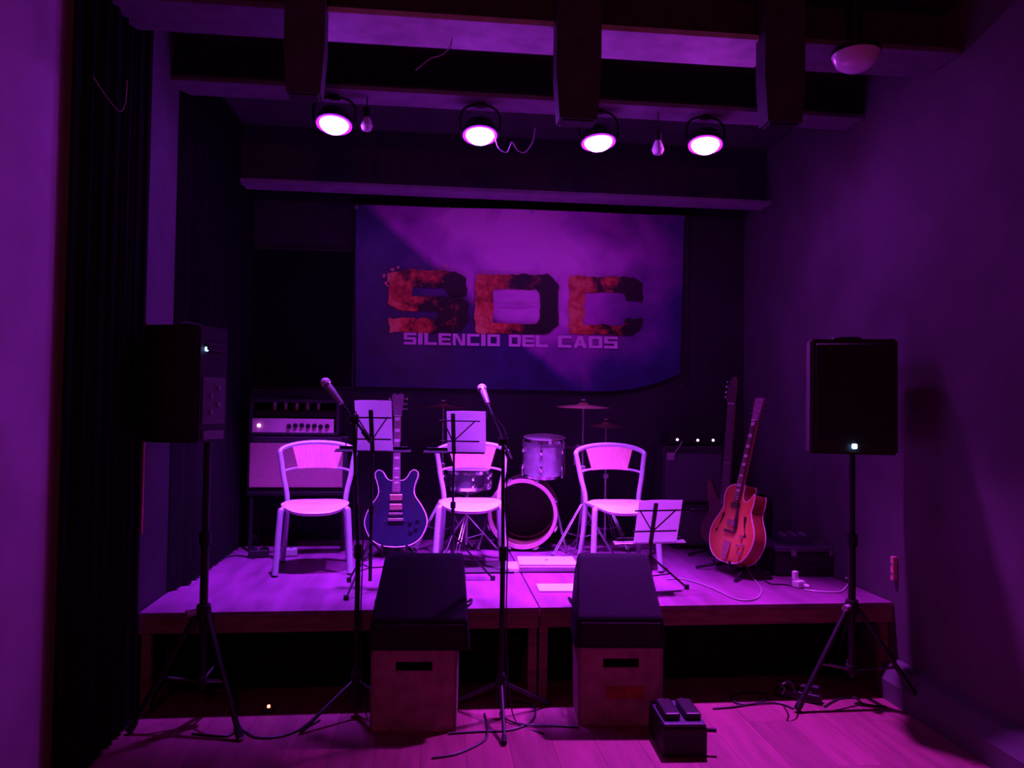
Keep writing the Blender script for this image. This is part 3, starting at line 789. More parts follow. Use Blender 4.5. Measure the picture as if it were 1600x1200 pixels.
for s in (-1, 1):
    obj('sound_hole', prism(BM(), catpoly([(s*0.105, 0.30), (s*0.118, 0.285), (s*0.120, 0.25), (s*0.135, 0.20), (s*0.150, 0.185), (s*0.140, 0.17), (s*0.122, 0.19), (s*0.108, 0.245), (s*0.095, 0.285)], 3), -0.0545, -0.052, G2), m_black, g2)
guitar_stand((gp.x, gp.y, SZ), R(-75), 'black guitar stand under the sunburst guitar')
# fabric strap hanging behind the sunburst guitar
sp = at_z(1187, 872, SZ)
st = BM()
pts = crom([at_y(1172, 772, sp.y), at_y(1184, 770, sp.y), at_y(1197, 778, sp.y), at_y(1202, 800, sp.y), at_y(1199, 836, sp.y)], 6)
prev = None
for i, p in enumerate(pts):
    dv = Vector((0.0, 0.05, 0)); n = [st.verts.new(p-dv), st.verts.new(p+dv), st.verts.new(p+dv+Vector((0.004, 0, 0.004))), st.verts.new(p-dv+Vector((0.004, 0, 0.004)))]
    if prev:
        for k in range(4): st.faces.new((prev[k], prev[(k+1) % 4], n[(k+1) % 4], n[k]))
    prev = n
# the strap hangs over a low wooden stool-like case
case = thing('strap_rest', 'dark upright case with a grey strap over it right of the sunburst guitar', 'case', (sp.x, sp.y, SZ))
zt = at_y(1184, 771, sp.y).z
obj('body', box(BM(), -0.005, 0, (zt-SZ-0.012)/2, 0.10, 0.16, zt-SZ-0.02, 0.01), m_tolex, case)
obj('latch', box(BM(), -0.005, -0.083, 0.30, 0.03, 0.008, 0.02, 0.002), m_dchrome, case)
bmesh.ops.recalc_face_normals(st, faces=st.faces[:])
so = obj('guitar_strap', st, mat('strap_webbing', (0.10, 0.085, 0.11), 0.8, 0, 0.2, 60), None, True)
tag(so, 'grey webbing guitar strap draped behind the sunburst guitar', 'strap')

# --- bass guitar standing further back
bp = at_z(1130, 872, SZ)
g3 = thing('bass_guitar', 'dim reddish long-necked bass guitar standing behind the sunburst guitar', 'guitar', (bp.x, bp.y, SZ), R(-48))
G3 = TM((0, 0, 0.06), R(-6), R(1.0))
hb = [(0.0, 0.0), (0.09, 0.01), (0.155, 0.06), (0.17, 0.13), (0.14, 0.21), (0.115, 0.27), (0.13, 0.33), (0.14, 0.40), (0.115, 0.43), (0.085, 0.38), (0.05, 0.33), (0.0, 0.32), (-0.05, 0.34), (-0.09, 0.40), (-0.125, 0.47), (-0.145, 0.44), (-0.135, 0.34), (-0.115, 0.27), (-0.14, 0.21), (-0.17, 0.13), (-0.155, 0.06), (-0.09, 0.01)]
obj('body', prism(BM(), catpoly(hb, 4), -0.02, 0.02, G3), mat('bass_dark_wood', (0.10, 0.03, 0.035), 0.35, 0, 0.2, 10), g3)
hd3 = [(-0.022, 1.0), (0.022, 1.0), (0.030, 1.03), (0.034, 1.16), (0.02, 1.19), (-0.01, 1.18), (-0.030, 1.12), (-0.040, 1.04)]
hd = strings_neck(g3, G3, 0.30, 0.33, 1.0, -0.030, wn=0.05, inlays=False, head=hd3, m_headf=mat('bass_head_dark', (0.07, 0.03, 0.035), 0.4, 0, 0.1, 20), six=False)
tuners(hd, G3, [(-0.018+0.002*k, 1.05+0.035*k, -1) for k in range(4)], -0.030)
obj('pickup', box(BM(), 0, -0.026, 0.22, 0.09, 0.016, 0.045, 0.004, G3), m_black, g3)
obj('bridge', box(BM(), 0, -0.026, 0.12, 0.08, 0.014, 0.05, 0.004, G3), m_chrome, g3)
guitar_stand((bp.x, bp.y, SZ), R(-48), 'black guitar stand under the dim bass guitar')

# ------------------------------------------------------------------ left amplifier stack
AY = 5.42
aL, aR = at_y(384, 770, AY), at_y(542, 768, AY)
AX, AW = (aL.x+aR.x)/2, aR.x-aL.x
z_cb = at_y(465, 768, AY).z; z_ct = at_y(465, 681, AY).z; z_ht = at_y(465, 624, AY).z
asd = thing('amp_stand', 'low black metal frame carrying the left guitar amplifier', 'stand', (AX, AY+0.15, SZ))
hh = z_cb-SZ
for sx in (-1, 1):
    for sy in (-1, 1):
        obj('leg', box(BM(), sx*(AW/2-0.03), sy*0.11, (hh-0.03)/2, 0.025, 0.025, hh-0.03, 0.003), m_mblack, asd)
    obj('side_bar', box(BM(), sx*(AW/2-0.03), 0, 0.08, 0.02, 0.20, 0.02, 0.003), m_mblack, asd)
obj('shelf', box(BM(), 0, 0, hh-0.0155, AW, 0.27, 0.029, 0.004), m_mblack, asd)
cab = thing('speaker_cabinet', 'black speaker cabinet with pink-lit grille cloth under the left amplifier head', 'amplifier', (AX, AY+0.15, z_cb))
ch = z_ct-z_cb-0.004
obj('shell', box(BM(), 0, 0.012, ch/2, AW, 0.28, ch, 0.012), m_tolex, cab)
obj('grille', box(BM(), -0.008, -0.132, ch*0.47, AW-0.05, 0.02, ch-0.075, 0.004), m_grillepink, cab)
obj('handle', tube(BM(), crom([(-AW/2-0.001, -0.05, ch*0.6), (-AW/2-0.018, -0.03, ch*0.62), (-AW/2-0.018, 0.05, ch*0.62), (-AW/2-0.001, 0.07, ch*0.6)], 4), 0.007, 6), m_black, cab, True)
for sx in (-1, 1):
    obj('corner_cap', box(BM(), sx*(AW/2-0.02), -0.118, ch-0.02, 0.045, 0.03, 0.045, 0.006), m_mblack, cab)
head = thing('guitar_amplifier', 'black valve amplifier head with a pink-lit silver control panel', 'amplifier', (AX-0.03, AY+0.15, z_ct))
hh = z_ht-z_ct; HW = AW-0.07
sh = BM()
box(sh, 0, 0.0, 0.012, HW, 0.25, 0.02, 0.004); box(sh, 0, 0, hh-0.012, HW, 0.25, 0.022, 0.005)
for sx in (-1, 1): box(sh, sx*(HW/2-0.011), 0, hh/2, 0.022, 0.25, hh-0.01, 0.005)
box(sh, 0, 0.11, hh/2, HW-0.02, 0.02, hh-0.02)
obj('shell', sh, m_tolex, head)
pa, pb = at_y(387, 676, AY), at_y(521, 655, AY)
px0, px1, pz0, pz1 = pa.x-(AX-0.03), pb.x-(AX-0.03), pa.z-z_ct, pb.z-z_ct
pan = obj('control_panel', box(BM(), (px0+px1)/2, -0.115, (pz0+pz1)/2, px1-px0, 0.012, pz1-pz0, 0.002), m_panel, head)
obj('pilot_lamp', lathe(BM(), [(0.012, 0), (0.011, 0.008), (0, 0.010)], 14, TM((px0+0.068, -0.121, (pz0+pz1)/2), R(90))), m_ledp, pan, True)
for k in range(7):
    x = px0+(px1-px0)*(0.47+0.075*k)
    obj('knob', lathe(BM(), [(0.017, 0), (0.014, 0.020), (0, 0.021)], 14, TM((x, -0.121, (pz0+pz1)/2+random.uniform(-0.004, 0.004)), R(90))), m_black, pan, True)
obj('chassis', box(BM(), 0, 0.0, pz1+0.035, HW-0.05, 0.14, 0.05, 0.003), m_mblack, head)
for k in range(5):
    obj('valve', lathe(BM(), [(0.0, 0), (0.013, 0.0), (0.013, 0.05), (0.008, 0.062), (0, 0.065)], 12, TM((-HW*0.25+k*0.075, -0.03, pz1+0.06))), m_glass, head, True)
obj('handle', tube(BM(), crom([(-0.10, 0, hh-0.002), (-0.08, 0, hh+0.018), (0.08, 0, hh+0.018), (0.10, 0, hh-0.002)], 4), 0.007, 6), m_black, head, True)

# small effects boxes on the stage floor by the amplifier
for (px, py, sx, lab) in [(404, 870, 0.13, 'small dark wide effects pedal on the stage left of the first chair'), (455, 868, 0.08, 'small pale effects pedal on the stage behind the first chair')]:
    p = at_z(px, py, SZ)
    t = thing('effects_pedal', lab, 'pedal', (p.x, p.y, SZ), R(10), 'effects pedals near the left amplifier')
    obj('housing', box(BM(), 0, 0, 0.028, sx, 0.11, 0.05, 0.008), m_gcable if sx < 0.1 else m_mblack, t)
    obj('footswitch', lathe(BM(), [(0.011, 0), (0.011, 0.014), (0, 0.016)], 12, TM((0, -0.03, 0.053))), m_chrome, t, True)
    for q in (-1, 1): obj('knob', lathe(BM(), [(0.009, 0), (0.008, 0.012), (0, 0.013)], 10, TM((q*sx*0.25, 0.03, 0.053))), m_black, t, True)
wire('stage_cable', 'thin cable trailing over the left edge of the stage', [at_z(300, 905, SZ+0.006), at_z(330, 880, SZ+0.006), at_z(365, 868, SZ+0.006), at_z(398, 872, SZ+0.008)], 0.005, m_cable)

# ------------------------------------------------------------------ right amplifier stack
RY = 5.44
aL, aR = at_y(1036, 795, RY), at_y(1132, 795, RY)
zb, zt = at_y(1085, 788, RY).z, at_y(1085, 697, RY).z; zh = at_y(1085, 676, RY).z
lowL, lowR = at_y(1063, 870, RY), at_y(1122, 870, RY)
base = thing('speaker_cabinet', 'low dark purple-grey speaker box on the stage floor under the right amplifier', 'amplifier', ((lowL.x+lowR.x)/2, RY+0.14, SZ))
bw = lowR.x-lowL.x; bh = zb-SZ
obj('shell', box(BM(), 0, 0, bh/2, bw+0.08, 0.26, bh-0.002, 0.012), m_tolex, base)
obj('grille', box(BM(), 0.0, -0.132, bh*0.47, bw, 0.015, bh*0.75, 0.004), m_gamp, base)
obj('handle', tube(BM(), crom([(-0.06, -0.131, bh*0.90), (-0.05, -0.15, bh*0.90), (0.05, -0.15, bh*0.90), (0.06, -0.131, bh*0.90)], 4), 0.006, 6), m_dchrome, base, True)
cb = thing('combo_amplifier', 'dark combo amplifier with grey grille behind the rightmost chair', 'amplifier', ((aL.x+aR.x)/2, RY+0.14, zb))
cw, chh = aR.x-aL.x, zt-zb
obj('shell', box(BM(), 0, 0, chh/2, cw, 0.26, chh-0.002, 0.012), m_tolex, cb)
obj('grille', box(BM(), 0.0, -0.131, chh*0.46, cw-0.04, 0.015, chh*0.82, 0.004), m_gamp, cb)
obj('badge', box(BM(), -cw*0.38, -0.142, chh*0.82, 0.055, 0.008, 0.055, 0.003), m_gcable, cb)
obj('handle', tube(BM(), crom([(-0.08, 0, chh-0.003), (-0.07, 0, chh+0.012), (0.07, 0, chh+0.012), (0.08, 0, chh-0.003)], 4), 0.005, 6), m_black, cb, True)
hd_ = thing('guitar_amplifier', 'slim black amplifier head with three small white lights on the combo', 'amplifier', ((aL.x+aR.x)/2+0.02, RY+0.14, zt+0.016))
hH = zh-zt-0.01
obj('case', box(BM(), 0, 0, hH/2, cw*0.84, 0.22, hH, 0.006), m_mblack, hd_)
for px in (1059, 1091, 1115):
    p = at_y(px, 688 if px > 1060 else 687, RY+0.02)
    obj('indicator', lathe(BM(), [(0.009, 0), (0.008, 0.005), (0, 0.007)], 12, TM((p.x-hd_.location.x, -0.110, p.z-hd_.location.z), R(90))), m_ledw, hd_, True)
wire('patch_cable', 'short bright patch cable standing up on the right combo amplifier', [at_y(1052, 712, RY-0.02), at_y(1056, 705, RY-0.03), at_y(1062, 697, RY-0.02), at_y(1066, 690, RY)], 0.004, m_gcable)

# ------------------------------------------------------------------ drum kit
dp = at_z(816, 861, SZ)
DR = 0.242
bd = thing('bass_drum', 'open-fronted bass drum with pink-lit hoop behind the middle chair', 'drum', (dp.x, dp.y, SZ), R(-10))
BDM = TM((0, 0, DR+0.022), R(90))          # lathe z axis -> -Y
def ringp(r0_, r1_, z0, z1): return [(r0_, z0), (r1_, z0), (r1_, z1), (r0_, z1), (r0_, z0)]
obj('shell', lathe(BM(), [(DR-0.012, 0.0), (DR-0.012, -0.38)], 48, BDM), m_inner, bd, True)
obj('shell_wrap', lathe(BM(), [(DR-0.010, 0.0), (DR-0.010, -0.38)], 48, BDM), m_shell, bd, True)
for z in (0.0, -0.385):
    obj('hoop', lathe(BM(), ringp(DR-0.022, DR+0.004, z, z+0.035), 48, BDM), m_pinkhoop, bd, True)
obj('batter_head', lathe(BM(), [(0, -0.382), (DR-0.012, -0.382)], 40, BDM), mat('dark_drum_head', (0.04, 0.02, 0.03), 0.6, 0, 0.2, 10), bd)
for k in range(8):
    a = 2*PI*(k+0.5)/8
    bm = BM(); c, s = math.cos(a), math.sin(a)
    q = BDM @ TM((0, 0, 0), 0, 0, a)
    box(bm, DR+0.012, 0, 0.015, 0.022, 0.02, 0.05, 0.004, q); box(bm, DR+0.006, 0, -0.10, 0.03, 0.022, 0.05, 0.006, q)
    rod(bm, q @ Vector((DR+0.014, 0, 0.0)), q @ Vector((DR+0.012, 0, -0.10)), 0.004, 6)
    rod(bm, q @ Vector((DR+0.014, -0.022, 0.036)), q @ Vector((DR+0.014, 0.022, 0.036)), 0.005, 6)
    obj('lug', bm, m_chrome, bd, True)
for s in (-1, 1):
    obj('spur', rod(BM(), (s*(DR-0.005), 0.06, DR+0.05), (s*(DR+0.07), -0.04, 0.008), 0.010), m_dchrome, bd, True)

def drum(name, label, loc, r, h, M, lugs=6, shell=m_shell):
    t = thing(name, label, 'drum', loc)
    obj('shell', lathe(BM(), [(r-0.006, 0.01), (r-0.006, h-0.01)], 40, M), shell, t, True)
    obj('drum_head', lathe(BM(), [(0, h-0.004), (r-0.004, h-0.004)], 36, M), m_head, t)
    obj('bottom_head', lathe(BM(), [(r-0.004, 0.004), (0, 0.004)], 36, M), m_head, t)
    for z in (0.0, h-0.02):
        obj('hoop', lathe(BM(), ringp(r-0.006, r+0.006, z, z+0.022), 40, M), m_chrome, t, True)
    for k in range(lugs):
        a = 2*PI*(k+0.25)/lugs; q = M @ TM((0, 0, 0), 0, 0, a); bm = BM()
        box(bm, r+0.004, 0, h*0.72, 0.022, 0.018, 0.045, 0.005, q); box(bm, r+0.004, 0, h*0.28, 0.022, 0.018, 0.045, 0.005, q)
        rod(bm, q @ Vector((r+0.010, 0, h-0.002)), q @ Vector((r+0.010, 0, h*0.7)), 0.0035, 6)
        rod(bm, q @ Vector((r+0.010, 0, 0.002)), q @ Vector((r+0.010, 0, h*0.3)), 0.0035, 6)
        obj('lug', bm, m_chrome, t, True)
    return t
TY = dp.y+0.10
tp = at_y(849, 742, TY)
tom = drum('rack_tom', 'grey lacquered rack tom above the bass drum', (tp.x, TY, tp.z), 0.158, 0.275, TM((0, 0, 0), R(8)), 6)

# tripod stand helper (drum hardware)
def tripod(t, zhub, radius, m, r=0.009, a0=90, dbl=False, zc=0.0, foot=True):
    for k in range(3):
        a = R(a0+120*k); f = Vector((radius*math.cos(a), radius*math.sin(a), 0.010))
        bm = BM()
        if dbl:
            sd = Vector((-math.sin(a), math.cos(a), 0))*0.011
            rod(bm, Vector((0, 0, zhub))+sd*0.6, f+Vector((0, 0, 0.01))+sd, r*0.55, 6); rod(bm, Vector((0, 0, zhub))-sd*0.6, f+Vector((0, 0, 0.01))-sd, r*0.55, 6)
            mid = Vector((0, 0, zhub*0.35)); rod(bm, mid, f*0.55+Vector((0, 0, zhub*0.45)), r*0.5, 6)
        else:
            rod(bm, (0, 0, zhub), f, r, 8)
            rod(bm, (0, 0, zhub*0.45), f*0.55+Vector((0, 0, zhub*0.45)), r*0.6, 6)
        lg = obj('leg', bm, m, t, True)
        if foot: obj('rubber_foot', lathe(BM(), [(0, -0.010), (0.014, -0.010), (0.014, 0.016), (0, 0.018)], 10, TM(f)), m_rubber, lg, True)
def cymbal_stand(base, ztop, label, clabel, rad, tilt=(0, 0), low=None, pole_m=m_dchrome, crad=None):
    t = thing('cymbal_stand', label, 'stand', base, 0, 'cymbal stands')
    h = ztop-base[2]
    obj('lower_tube', rod(BM(), (0, 0, 0.06), (0, 0, h*0.58), 0.012, 12), pole_m, t, True)
    obj('upper_tube', rod(BM(), (0, 0, h*0.56), (0, 0, h-0.01), 0.007, 10), pole_m, t, True)
    obj('clamp', box(BM(), 0, 0, h*0.58, 0.04, 0.03, 0.04, 0.006), pole_m, t)
    obj('wing_nut', box(BM(), 0, 0, h+0.038, 0.030, 0.008, 0.014, 0.003), pole_m, t)
    obj('tip', rod(BM(), (0, 0, h-0.02), (0, 0, h+0.045), 0.0045, 8), pole_m, t, True)
    tripod(t, 0.36, 0.24, pole_m, 0.009, low or 40, True)
    c = thing('cymbal', clabel, 'cymbal', (base[0], base[1], ztop), 0, 'cymbals')
    M = TM((0, 0, 0), *tilt)
    obj('plate', lathe(BM(), [(0.008, 0.026), (0.022, 0.023), (0.035, 0.012), (0.045, 0.007), (rad*0.6, 0.0), (rad, -0.010), (rad*0.6, -0.0015), (0.045, 0.005), (0.02, 0.02), (0.008, 0.024)], 40, M), m_brass, c, True)
    obj('felt', lathe(BM(), [(0.006, 0.024), (0.016, 0.024), (0.016, 0.034), (0.006, 0.034)], 12, M), m_cloth, c, True)
p = at_z(909, 868, SZ); z = at_y(909, 634, p.y).z
cymbal_stand((p.x, p.y, SZ), z, 'chrome cymbal stand left of the rightmost chair', 'bronze crash cymbal under the lower right of the banner', 0.185, (R(3), 0), 205)
# tom arm belongs to that stand: a clamp arm reaching the tom
ta, tb = at_y(905, 699, p.y), Vector((tp.x+0.15, TY, at_y(885, 699, TY).z))
arm = thing('tom_arm', 'chrome clamp arm joining rack tom to cymbal stand', 'bracket', ta)
obj('rod', rod(BM(), (0, 0, 0), tb-ta, 0.011, 10), m_chrome, arm, True)
obj('clamp', box(BM(), 0, 0, 0, 0.05, 0.05, 0.045, 0.008), m_chrome, arm)
obj('wing_bolt', rod(BM(), (-0.03, 0, -0.02), (-0.03, 0, -0.12), 0.006, 8), m_chrome, arm, True)
p = at_z(680, 856, SZ); z = at_y(697, 635, p.y).z
p2 = at_y(697, 635, p.y)
cymbal_stand((p2.x-0.02, p.y, SZ), z, 'chrome cymbal stand right of the dark blue guitar', 'bronze crash cymbal above the middle music stand', 0.175, (R(-2), 0), 100)
p2 = at_y(947, 664, 5.55)
cymbal_stand((p2.x, 5.55, SZ), p2.z, 'dim cymbal stand behind the rightmost chair', 'small dim cymbal lower right of the crash cymbal', 0.125, (R(4), 0), 60)
# snare on a stand, behind the middle chair
p = at_z(728, 862, SZ); zs = at_y(728, 762, p.y).z
ss = thing('snare_stand', 'chrome snare stand seen below the middle chair seat', 'stand', (p.x, p.y, SZ))
obj('tube', rod(BM(), (0, 0, 0.05), (0, 0, zs-SZ-0.03), 0.012, 10), m_dchrome, ss, True)
for k in range(3):
    a = R(30+120*k); obj('basket_arm', tube(BM(), crom([(0, 0, zs-SZ-0.05), (0.10*math.cos(a), 0.10*math.sin(a), zs-SZ-0.03), (0.175*math.cos(a), 0.175*math.sin(a), zs-SZ-0.012)], 4), 0.006, 6), m_dchrome, ss, True)
tripod(ss, 0.26, 0.22, m_chrome, 0.009, 250, True)
drum('snare_drum', 'dark snare drum half hidden behind the middle chair back', (p.x, p.y, zs), 0.165, 0.13, TM((0, 0, 0), R(3)), 8, mat('snare_shell', (0.06, 0.05, 0.07), 0.3, 0, 0.1, 20))
# ------------------------------------------------------------------ microphones and stands (on the room floor, in front of the stage)
def mic_stand(px, ybase, clamp_px, head_px, headY, label, mlabel, clabel, a0):
    bp_ = at_y(px, 1000, ybase); base = Vector((bp_.x, ybase, 0))
    cl = at_y(*clamp_px, ybase); hd_ = at_y(*head_px, headY)
    t = thing('microphone_stand', label, 'stand', base, 0, 'microphone stands')
    h = cl.z
    obj('lower_tube', rod(BM(), (0, 0, 0.07), (0, 0, 0.80), 0.0125, 12), m_mblack, t, True)
    obj('upper_tube', tube(BM(), [(0, 0, 0.78), (cl.x-base.x, 0, h)], 0.009, 10), m_mblack, t, True)
    obj('clutch', lathe(BM(), [(0.0, 0.75), (0.019, 0.755), (0.019, 0.82), (0, 0.825)], 14), m_mblack, t, True)
    obj('swivel', lathe(BM(), [(0, -0.022), (0.022, -0.022), (0.022, 0.022), (0, 0.022)], 14, TM((cl.x-base.x, 0, h), 0, R(90))), m_black, t, True)
    d = hd_-cl; dn = d.normalized(); end = cl-base+dn*(d.length-0.17); back = cl-base-dn*0.16
    obj('boom', rod(BM(), back, end, 0.0065, 8), m_dchrome if headY > 4.3 else m_mblack, t, True)
    obj('boom_weight', rod(BM(), back, back+dn*0.07, 0.013, 10), m_black, t, True)
    obj('hub', lathe(BM(), [(0, 0.05), (0.024, 0.06), (0.024, 0.20), (0.015, 0.22), (0, 0.22)], 14), m_black, t, True)
    for k in range(3):
        a = R(a0+120*k); f = Vector((0.29*math.cos(a), 0.29*math.sin(a), 0.012))
        lg = obj('leg', rod(BM(), (0.012*math.cos(a), 0.012*math.sin(a), 0.17), f, 0.009, 8), m_mblack, t, True)
        obj('rubber_foot', tube(BM(), [f+Vector((-0.03*math.cos(a), -0.03*math.sin(a), 0.016)), f+Vector((0.008*math.cos(a), 0.008*math.sin(a), 0.0))], 0.012, 8), m_rubber, lg, True)
    # microphone in its clip: head at hd_, body runs back down the boom
    m = thing('microphone', mlabel, 'microphone', hd_, 0, 'vocal microphones')
    q = dn.to_track_quat('Z', 'Y').to_matrix().to_4x4()
    obj('grille_ball', lathe(BM(), [(0, 0.026), (0.014, 0.023), (0.024, 0.010), (0.0255, 0.0), (0.023, -0.014), (0.019, -0.022)], 20, q), mat('mic_mesh', (0.92, 0.91, 0.92), 0.3, 0.0, 0.08, 400, 0.3, spec=1.0), m, True)
    obj('collar', lathe(BM(), [(0.021, -0.020), (0.0225, -0.022), (0.021, -0.030)], 20, q), m_chrome, m, True)
    obj('body', lathe(BM(), [(0.019, -0.026), (0.017, -0.08), (0.0115, -0.16), (0, -0.162)], 18, q), mat('mic_body_grey', (0.55, 0.52, 0.57), 0.3, 0.2, 0.1, 40), m, True)
    # cable from the mic tail down the boom and pole to the floor
    e = hd_-dn*0.165; s = Vector((0, -0.02, 0))
    loop = [e, e-dn*0.02+Vector((-0.005, -0.012, -0.02)), e-dn*0.06+Vector((-0.02, -0.02, -0.045)), e-dn*0.08+Vector((0, -0.02, -0.01)), cl+Vector((0.016, -0.022, 0.01)), Vector((cl.x+0.016, ybase-0.014, h*0.75)),
            base+Vector((0.021, -0.012, 0.9)), base+Vector((0.019, -0.012, 0.45)), base+Vector((0.034, -0.020, 0.16)), base+Vector((0.07, -0.07, 0.008)), base+Vector((0.18, -0.2, 0.007))]
    c = obj('microphone_cable', tube(BM(), crom(loop, 6), 0.0034, 6), m_cable if headY < 4.3 else m_cable, None, True)
    tag(c, clabel, 'cable')
mic_stand(557, 3.80, (553, 655), (509, 598), 3.95, 'black microphone stand in front of the first chair', 'vocal microphone lit white at its head above the left amplifier', 'black cable running down the left microphone stand', 220)
mic_stand(784, 3.72, (786, 690), (753, 607), 4.15, 'black microphone stand in front of the bass drum', 'vocal microphone lit white at its head below the banner', 'black cable running down the microphone stand by the bass drum', 268)

# ------------------------------------------------------------------ music stands with sheets
def music_stand(base, ztray, label, slabel, rz, pw_, ph_, poff, tray_w, low=False, spine_off=0.0):
    t = thing('music_stand', label, 'music stand', (base[0], base[1], SZ), rz, 'folding music stands')
    h = ztray-SZ
    obj('lower_tube', rod(BM(), (0, 0, 0.05), (0, 0, min(h*0.7, 0.45)), 0.010, 10), m_mblack, t, True)
    obj('upper_tube', rod(BM(), (0, 0, min(h*0.6, 0.40)), (0, 0, h+0.03), 0.007, 10), m_mblack, t, True)
    obj('clamp', lathe(BM(), [(0, -0.02), (0.016, -0.018), (0.016, 0.018), (0, 0.02)], 12, TM((0, 0, min(h*0.68, 0.44)))), m_mblack, t, True)
    tripod(t, 0.20 if low else 0.27, 0.24, m_mblack, 0.006, 250, False)
    # desk plane: leans toward the audience (top edge nearer the camera)
    D = TM((0, 0, h), R(18)) # local desk: z up the desk
    obj('spine', box(BM(), 0, 0, 0.12, 0.024, 0.008, 0.25, 0.002, D), m_mblack, t)
    for z, wv in ((0.075, pw_*1.0), (0.20, pw_*1.05)):
        obj('cross_bar', box(BM(), poff*0.5, -0.002, z, wv, 0.006, 0.008, 0.001, D), m_mblack, t)
    for s in (-1, 1):
        bm = BM(); a = D @ Vector((s*0.01, -0.004, 0.085)); b = D @ Vector((poff*0.5+s*pw_*0.42, -0.004, 0.205)); rod(bm, a, b, 0.004, 6)
        obj('brace', bm, m_mblack, t, True)
    obj('tray', box(BM(), 0, 0.016, 0.0, tray_w, 0.036, 0.006, 0.001, D), m_dchrome if low else m_mblack, t)
    obj('lip', box(BM(), 0, 0.034, 0.010, tray_w*0.9, 0.004, 0.020, 0.001, D), m_mblack, t)
    for s in (-1, 1):
        obj('page_clip', rod(BM(), D @ Vector((s*tray_w*0.36, 0.030, 0.0)), D @ Vector((s*tray_w*0.36, 0.030, 0.05)), 0.003, 6), m_mblack, t, True)
    # sheets of paper rest on the tray, behind the bars
    bm = BM(); nx, nz = 12, 12; g = []
    W = t.matrix_basis
    for j in range(nz+1):
        row = []
        for i in range(nx+1):
            u, v = i/nx, j/nz
            x = poff+(u-0.5)*pw_; y = 0.010+0.006*math.sin(u*PI*1.4)*v+0.012*v*v*(u-0.4)
            row.append(bm.verts.new(D @ Vector((x, y, 0.005+v*ph_))))
        g.append(row)
    for j in range(nz):
        for i in range(nx): bm.faces.new((g[j][i], g[j][i+1], g[j+1][i+1], g[j+1][i]))
    geom = bmesh.ops.extrude_face_region(bm, geom=bm.faces[:])
    bmesh.ops.translate(bm, vec=(0, 0.0012, 0), verts=[v for v in geom['geom'] if isinstance(v, bmesh.types.BMVert)])
    bmesh.ops.recalc_face_normals(bm, faces=bm.faces[:])
    s = obj('sheet_music', bm, m_paper, None, True)
    s.location = (base[0], base[1], SZ); s.rotation_euler = (0, 0, rz)
    tag(s, slabel, 'paper', 'sheet music')
    return t
b = at_z(578, 922, SZ); zt_ = at_y(580, 706, b.y).z
music_stand(b, zt_, 'black folding music stand left of the dark blue guitar', 'white music sheets on the stand left of the dark blue guitar', R(-6), 0.20, 0.29, 0.012, 0.42)
b = at_z(706, 908, SZ); zt_ = at_y(706, 708, b.y).z
music_stand(b, zt_, 'black folding music stand in front of the middle chair', 'white music sheets on the stand in front of the middle chair', R(-8), 0.225, 0.25, 0.075, 0.36)
b = at_z(1016, 926, SZ); zt_ = at_y(1018, 849, b.y).z
music_stand(b, zt_, 'low folding music stand in front of the rightmost chair', 'white music sheets on the low stand in front of the rightmost chair', R(6), 0.255, 0.25, 0.03, 0.42, True)

